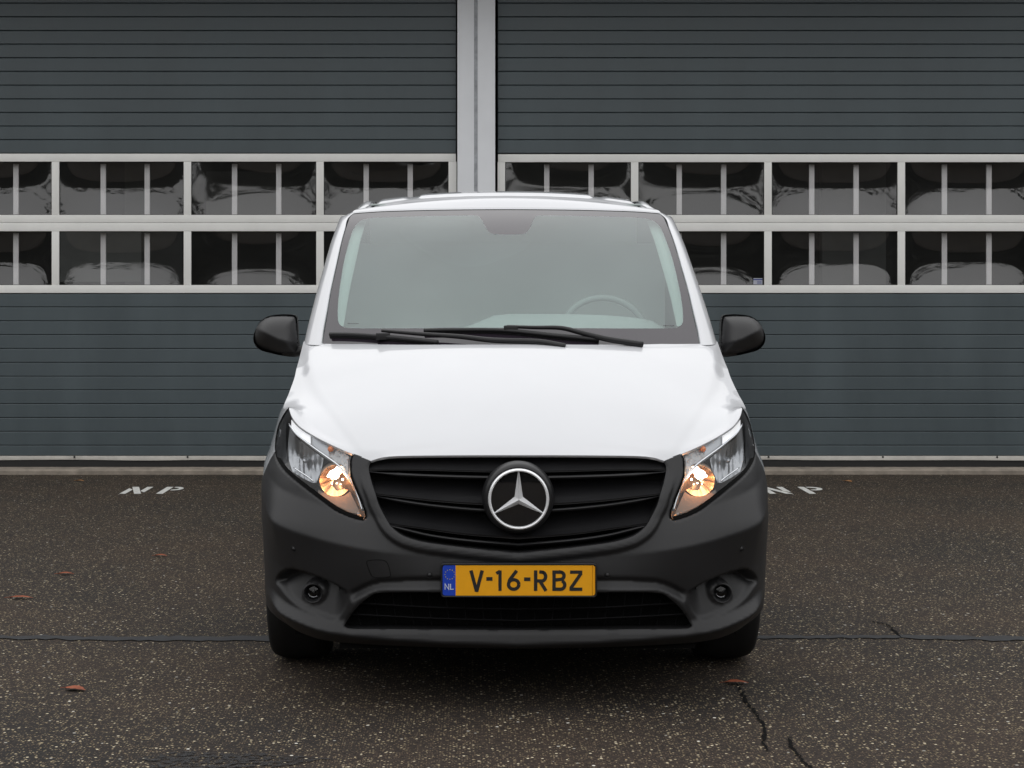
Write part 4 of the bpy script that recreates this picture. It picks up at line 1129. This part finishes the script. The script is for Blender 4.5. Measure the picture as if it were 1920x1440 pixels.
# --- headlights ---
def bulb_mat(name, col, s):
    return mat(name, (.8, .7, .6), rough=.4, emit=col, emit_s=s)
M_bulb = bulb_mat('lit_bulb', (1.0, .80, .58), 15.0)
M_refl = mat('lamp_reflector', (.36, .37, .385), rough=.33, metal=.9)
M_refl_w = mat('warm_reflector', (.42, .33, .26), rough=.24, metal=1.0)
M_strip_glow = mat('white_strip_mirror_glow', (.9, .9, .92), rough=.3, emit=(1, 1, 1), emit_s=.45)  # glow added for the sky and bonnet mirrored in the white strip
M_ind = mat('indicator_texture', (.40, .40, .40), rough=.3, metal=.6, bump=1.0, bump_scale=260)
M_amber = mat('amber_bulb', (.75, .22, .06), rough=.3)
M_house = mat('lamp_housing', (.012, .012, .013), rough=.30, spec=.5)
M_house_glow = mat('lamp_housing_glow', (.13, .095, .065), rough=.35, spec=.5)  # orange glow of the lamp painted into the housing colour
def patch(name, poly, off, step, material, parent, side, smooth_=True, wob=0.0):
    """sheet traced in photo position, placed 'off' behind the nose skin (off may be a function of a, b)"""
    V2, T2 = region(poly, [], step); u_, T2 = compact(V2, T2); V2 = V2[u_]
    o_ = off if callable(off) else (lambda a, b: off)
    V3 = lift(V2, 0.0)
    for i, (a, b) in enumerate(V2): V3[i] = H(a, b, V3[i][1]+o_(a, b)*min(1, max(.08, (452-a)/60))+(rng.normal(0, wob) if wob else 0))
    V3 = V3*np.array([side, 1, 1]); return obj(name, V3, front_faces(V3, T2), material, parent, smooth_)
top6 = [(425.5, 764), (420, 782), (406, 800), (377, 819), (348, 834), (309, 851.5)]
divider = [(425, 796), (412, 815), (396, 828), (378, 842), (357, 857), (337, 872), (322, 888), (309, 908), (299.5, 933), (292, 958)]
def headlight(side):
    root = bpy.data.objects.new('headlight', None); COL.objects.link(root)
    c = lift([(365, 890)])[0]; root.location = (c[0]*side, c[1], c[2]); put(root, van)
    patch('lens', lamp_poly, 0.001, 8, M_lens, root, side)
    bd = [p for p in chain(LAMP_BOT, 5)]; bi = []
    for i, p in enumerate(bd):
        t_ = np.array(bd[min(i+1, len(bd)-1)])-np.array(bd[max(i-1, 0)]); t_ = t_/(np.linalg.norm(t_)+1e-9); bi.append(np.array(p)+np.array([t_[1], -t_[0]])*-(6.5 if i < len(bd)*.6 else 1.6))
    cm = np.array([365, 890]); bi = [q if np.hypot(*(q-cm)) < np.hypot(*(np.array(p)-cm)) else 2*np.array(p)-q for p, q in zip(bd, bi)]
    r1 = lift(bd, -.0012); r2 = lift(bi, -.0012); v, f = grid(np.array([r1, r2])*np.array([side, 1, 1])); obj('lens_border', v, f, M_black, root, True)
    lo_p = densify(lamp_poly, 8); w1 = lift(lo_p, -.001); w2 = w1+np.array([0, .03, 0]); nw = len(w1); wv = np.vstack([w1, w2])*np.array([side, 1, 1])
    obj('lamp_wall', wv, [(i, (i+1) % nw, nw+(i+1) % nw, nw+i) for i in range(nw)], M_black, root, False)
    # housing bowl: deep in the middle, meeting the lens at its outline
    lp = lamp_poly
    def deep(a, b): d = dist(np.array([[a, b]]), lp)[0]; return .006+.085*min(1, d/16)**.8
    patch('housing', lamp_poly, deep, 5, M_house, root, side)
    # upper band: indicator textured part, grey part, white strip
    d = chain(divider, 4); t = chain([(428, 770), (421.5, 785), (406, 803), (377, 822), (348, 837), (313, 853)], 4)
    def cutband(a_lo, a_hi, inset=0):
        q_ = np.linspace(a_hi, a_lo, 10); to, do = np.array(t)[::-1], np.array(d)[::-1]
        return [np.array((x_, np.interp(x_, to[:, 0], to[:, 1])+.8)) for x_ in q_], [np.array((x_, np.interp(x_, do[:, 0], do[:, 1])-1.5)) for x_ in q_]
    T, D = cutband(386, 421); patch('white_strip', T+D[::-1], .020, 4, M_strip_glow, root, side)
    T, D = cutband(352, 386.5); patch('indicator', T+D[::-1], .028, 4, M_refl, root, side)
    T, D = cutband(322, 352.5); T = T+[np.array((316, 853))]
    patch('indicator', T+[np.array((314, 866)), np.array((313.5, 880)), np.array((318, 889))]+D[::-1], .028, 4, M_ind, root, side, False, .0012)
    am = MB(); q = lift([(349, 842)], .018)[0]*np.array([side, 1, 1]); am.lathe([(.0, -.01), (.008, -.008), (.011, 0), (.011, .01)], q, n=16); am.build('indicator_bulb', M_amber, root, True)
    # chrome divider
    tb = MB(); tb.tube(lift(chain(divider, 4), .016)*np.array([side, 1, 1]), .0035, 8, flat=1.6); tb.build('divider', M_chrome_soft, root, True)
    # main reflector with uneven facets
    main = [(424, 800), (412, 820), (396, 833), (378, 847), (362, 860), (366, 880), (376, 905), (384, 905), (402, 896), (420, 884), (426, 862), (427, 830)]
    rs = np.random.default_rng(5)
    mc = np.array((398, 868))
    def bowl(a, b): r = math.hypot(a-mc[0], b-mc[1]); ang = math.atan2(b-mc[1], a-mc[0]); return .085-.0011*r+.003*math.sin(a*.75)+.003*math.sin(ang*5)*min(1, r/12)
    patch('main_reflector', main, bowl, 2.6, M_refl, root, side, True, .0003)
    mm_ = MB(); q = lift([(396, 864)], .045)[0]*np.array([side, 1, 1]); mm_.lathe([(.0, -.018), (.007, -.016), (.009, 0), (.012, .02)], q, n=16); mm_.build('main_bulb', M_refl, root, True)
    st = MB(); st.tube(lift(chain([(417, 877), (404, 886), (392, 894), (382, 902)], 4), .022)*np.array([side, 1, 1]), .0030, 6); st.build('lower_trim', M_chrome, root, True)
    # side reflector strip on the outer flank
    patch('side_housing', [(430, 790), (438, 800), (444, 825), (445, 845), (440, 862), (431, 874), (430, 850), (431, 820)], .03, 5, M_house, root, side)
    # dipped beam: bowl, bright bulb
    C = (340.5, 901); Rpx = 29.5; q = lift([C], .050)[0]; s = sc_at(q[1]); R0 = Rpx/s
    bw = MB(); prof = []; 
    n = 40; v = []; f = []; K = 9
    for i in range(K+1):
        r = R0*(i/K); dpt = .045*(1-(i/K)**2)
        for k in range(n):
            a = 2*math.pi*k/n; fac = .0025*(k % 4 in (0, 1))*(i/K)
            v.append((q[0]*side+r*math.cos(a), q[1]+dpt-fac, q[2]+r*math.sin(a)))
    for i in range(K):
        for k in range(n): f.append((i*n+k, i*n+(k+1) % n, (i+1)*n+(k+1) % n, (i+1)*n+k))
    obj('dipped_reflector', v, f, M_refl_w, root, False)
    tr = MB(); tr.lathe([(R0*1.0, -.004), (R0*1.07, -.002), (R0*1.10, .02), (R0*1.12, .05)], (q[0]*side, q[1], q[2]), n=40); tr.build('reflector_ring', M_house_glow, root, True)
    bq = lift([(341, 887)], .034)[0]; bl = MB(); bl.lathe([(math.sin(t), -math.cos(t)) for t in np.linspace(.02, math.pi-.02, 14)], (0, 0, 0), n=28)
    rs2 = np.random.default_rng(3); ph = rs2.uniform(0, 6, 5); bv = []
    for (x, y, z) in bl.v:                          # glowing burner with its ragged glare on the bowl's roof
        t = math.atan2(z, x); k = 1+.16*math.sin(3*t+ph[0])+.10*math.sin(7*t+ph[1])+.07*math.sin(11*t+ph[2]); u_2, w_2 = x*k*.028, z*k*.0165
        ca, sa_ = math.cos(math.radians(40)), math.sin(math.radians(40)); bv.append((bq[0]*side-side*(u_2*ca-w_2*sa_), bq[1]+y*.010, bq[2]+u_2*sa_+w_2*ca))
    obj('bulb', bv, bl.f, M_bulb, root, True)
    bl = MB()
    for (aa, bb, rr) in ((338, 906, .0040), (331, 908, .0030), (347, 907, .0034), (327, 899, .006)):
        bq2 = lift([(aa, bb)], .055)[0]; bl.lathe([(rr*.6*math.sin(t), -rr*math.cos(t)) for t in np.linspace(.02, math.pi-.02, 8)], (bq2[0]*side, bq2[1], bq2[2]), n=12)
    bl.build('bulb_glints', M_bulb, root, True)
    # the lamp's own light
    L_ = bpy.data.lights.new('headlight_lamp', 'POINT'); L_.energy = 2.2; L_.color = (1, .37, .11); L_.shadow_soft_size = .012
    lo_ = bpy.data.objects.new('headlight_lamp', L_); COL.objects.link(lo_); lo_.location = (bq[0]*side, bq[1]-.004, bq[2]-.018); put(lo_, root)
    # trim below the bowl, lamp glow tinted into its colour
    patch('lower_bezel', [(372, 918), (362, 924), (352, 929), (340, 931), (326, 930), (314, 922), (305, 940), (294, 965), (312, 961), (336, 950), (358, 936), (374, 925)], lambda a, b: .052-.0006*(b-920), 4, M_house_glow, root, side)
    mk_ = MB(); q = lift([(300, 963)], -.0005)[0]*np.array([side, 1, 1]); mk_.lathe([(.0022, 0), (.0032, 0)], q, n=16); mk_.build('lens_mark', M_platewhite, root)
for sd in (-1, 1): headlight(sd)

# --- fog lights, sensors, tow cover ---
for sd in (-1, 1):
    q = skin(inv([FOGC]))[0]; q = q*np.array([sd, 1, 1]); s = sc_at(q[1]); r = 18.5/s
    fg = bpy.data.objects.new('fog_light', None); COL.objects.link(fg); fg.location = q; put(fg, van)
    m = MB(); m.lathe([(r*1.05, .005), (r*.98, -.006), (r*.88, -.004), (r*.76, .016), (r*.74, .03)], q, n=40); m.build('bezel', M_plastic, fg, True)
    m = MB(); m.lathe([(0, .060), (r*.4, .055), (r*.74, .034)], q, n=32); m.build('reflector', M_house, fg, True); m = MB(); m.tube([(q[0]+r*.55*math.cos(t_), q[1]+.028, q[2]+r*.55*math.sin(t_)) for t_ in np.linspace(math.pi*1.1, math.pi*1.75, 12)], .0012, 5); m.build('trim_arc', M_chrome, fg, True)
    m = MB(); m.lathe([(0, .032), (r*.22, .034), (r*.25, .05)], q, n=24); m.build('bulb_cap', M_gloss, fg, True)
    m = MB(); m.lathe([(0, .010), (r*.4, .012), (r*.76, .017)], q, n=32); m.build('lens', mat('fog_lens_glass', (.02, .02, .022), rough=.03, spec=.8) if False else M_lens, fg, True)
    for (a, b) in ((412, 1028), (166.5, 1078.5)):
        q2 = skin(inv([(a, b)]))[0]*np.array([sd, 1, 1]); r2 = 5.2/sc_at(q2[1])
        ps = MB(); ps.lathe([(0, -.003), (r2*.8, -.0025), (r2*.84, .002), (r2, .002), (r2, -.0015), (r2*1.12, -.001), (r2*1.15, .004)], q2+np.array([0, -.0005, 0]), n=24); ps.build('parking_sensor', M_plastic2, van, True)
tw = chain([(280, 1050), (252, 1049), (244, 1055), (239, 1078), (245, 1082), (268, 1082), (275, 1076), (280, 1060)], 3, True)
g3 = skin(inv(tw))*np.array([-1, 1, 1]); m = MB(); m.tube(g3+np.array([0, -.0003, 0]), .0011, 5, closed=True); m.build('tow_eye_cover', M_black, van, True)

# --- wipers ---
def wpt(px, py, off): 
    Y = 1.0
    for _ in range(40):
        s = sc_at(Y); x = (px-VPX)/s+CAMX; z = CAMZ-(py-VPY)/s; Y = .5*Y+.5*(Yw(x, z)-off)
    return P(px, py, Y)
def wiper(blade, arm, joint):
    root = bpy.data.objects.new('wiper', None); COL.objects.link(root); root.location = wpt(*joint, .02); put(root, van)
    b = chain([wpt(x, y, .022) for x, y in blade], 5); m = MB(); m.tube(b, .0095, 8, flat=1.0); m.tube(b+np.array([0, .006, -.010]), .006, 6); m.build('blade', M_wiper, root, True)
    a = chain([wpt(x, y, .040) for x, y in arm], 5); r = np.linspace(.006, .013, len(a)); m = MB(); m.tube(a, r, 8); m.build('arm', M_wiper, root, True)
    m = MB(); q = wpt(*joint, .032); m.box(q[0]-.028, q[0]+.028, q[1]-.010, q[1]+.012, q[2]-.016, q[2]+.012, .004); m.build('joint', M_wiper, root, True)
wiper([(619, 627), (660, 627.5), (712, 631), (765, 636), (821, 642)], [(716, 620), (750, 623), (800, 627), (860, 631), (925, 638), (1010, 641), (1060, 650)], (718, 630))
wiper([(795, 620), (850, 619), (945, 620), (1035, 629), (1123, 637)], [(950, 612), (1000, 614), (1052, 615), (1090, 624), (1140, 636), (1205, 646)], (958, 616))

# --- mirrors ---
mo = [(398, 600), (401, 592), (412, 589.5), (430, 589.5), (452, 593), (466, 602), (475, 616), (480, 632), (477.5, 645), (467, 656), (448, 662), (425, 667), (400, 669), (393, 660), (396, 640), (397, 620)]
mo = chain(mo, 4, True)
for sd in (-1, 1):
    root = bpy.data.objects.new('wing_mirror', None); COL.objects.link(root); c = H(438, 630, 1.30); root.location = (c[0]*sd, c[1], c[2]); put(root, van)
    V2, T2 = region(mo, [], 3.5); u_, T2 = compact(V2, T2); V2 = V2[u_]; dd = dist(V2, mo)
    cr = pchip([393, 400, 430, 455, 480], [647, 645, 638, 626, 612])       # fold between the upper and lower face
    V3 = []
    for (a, b), d in zip(V2, dd):
        e = (b-cr(a)); dome = .105*(1-(1-min(1, d/30))**2.4)**.55
        dome -= .0022*max(0, e)+.0009*max(0, -e); V3.append(H(a, b, 1.33-dome))
    V3 = np.array(V3)*np.array([sd, 1, 1]); n = len(V3)
    obj('mirror_shell', V3, front_faces(V3, T2), M_mirror_shell, root, True)
    q = np.array([H(a, b, 1.33) for a, b in mo])*np.array([sd, 1, 1]); m = MB(); n = len(q); q2 = q*np.array([1, 1, 1])+np.array([0, .05, 0]); m.add(np.vstack([q, q2]), [(i, (i+1) % n, n+(i+1) % n, n+i) for i in range(n)]+[tuple(range(n, 2*n))]); m.build('mirror_back', M_plastic, root, True, sharp=50)
    qg = (q2-q2.mean(0))*.86+q2.mean(0)+np.array([0, .003, 0]); m = MB(); m.add(qg, [tuple(range(n))]); m.build('mirror_glass', M_mirrorg, root)
    m = MB(); a0 = H(424, 660, 1.33); a1 = H(400, 660, 1.32); a2 = H(372, 655, 1.30)
    m.tube([a0*np.array([sd, 1, 1]), a1*np.array([sd, 1, 1]), a2*np.array([sd, 1, 1])], [.020, .030, .034], 10, flat=.7); m.build('mirror_arm', M_plastic, root, True)

# --- cabin ---
m = MB(); v = []; xs = np.linspace(-.72, .72, 25); rows = []
for t in np.linspace(0, 1, 9):
    row = []
    for x in xs:
        z = 1.195+.10*smooth(t/.5)+.062*smooth((x+.22)/.20)*smooth((.76-x)/.18)*smooth((t-.30)/.35)-.05*(abs(x)/.72)**4
        row.append((x, .98+t*.62+.0*abs(x), z))
    rows.append(row)
rows.append([(x, 1.62, .8) for x in xs]); v, f = grid(rows); obj('dashboard', v, f, M_dash, van, True, sharp=60)
sw_ = MB(); cx, cy, cz = P(1133, 0, 1.70)[0], 1.72, 1.255; pts = []
for k in range(40):
    a = 2*math.pi*k/40; pts.append((cx+.19*math.cos(a), cy+.19*math.sin(a)*.42, cz+.19*math.sin(a)*.91))
sw_.tube(pts, .014, 8, closed=True)
for a in (0, math.pi, -math.pi/2): sw_.tube([(cx, cy-.02, cz), (cx+.185*math.cos(a), cy+.185*math.sin(a)*.42, cz+.185*math.sin(a)*.91)], .018, 6)
sw_.build('steering_wheel', M_dash, van, True)
m = MB(); m.box(-.80, .80, 2.62, 2.64, .5, 1.70); m.box(-.66, .66, 2.62, 2.64, 1.701, 1.888); m.build('bulkhead', M_cabin, van)
m = MB(); m.box(-.82, .82, 1.0, 2.62, .5, .52); m.box(-.83, -.81, 1.3, 2.62, .52, 1.22); m.box(.81, .83, 1.3, 2.62, .52, 1.22); m.build('cab_floor', M_dash, van)
for sd in (-1, 1):
    rows = []
    for b in (612, 590, 560, 530, 491, 452, 425, 412):
        p = Winv(gl_a(b)-6, b); q = Winv(gl_a(b)-30, b)
        rows.append([(p[0]*sd, p[1]+.05, p[2]), (q[0]*sd+.0, q[1]+.10, q[2]), (p[0]*sd, p[1]+.30, p[2])])
    v, f = grid(rows); obj('pillar_trim', v, f, M_trim, van, True)
m = MB(); m.box(-.62, .62, 1.99, 2.61, 1.852, 1.858); m.build('headliner', M_trim, van)

bpy.context.view_layer.update()
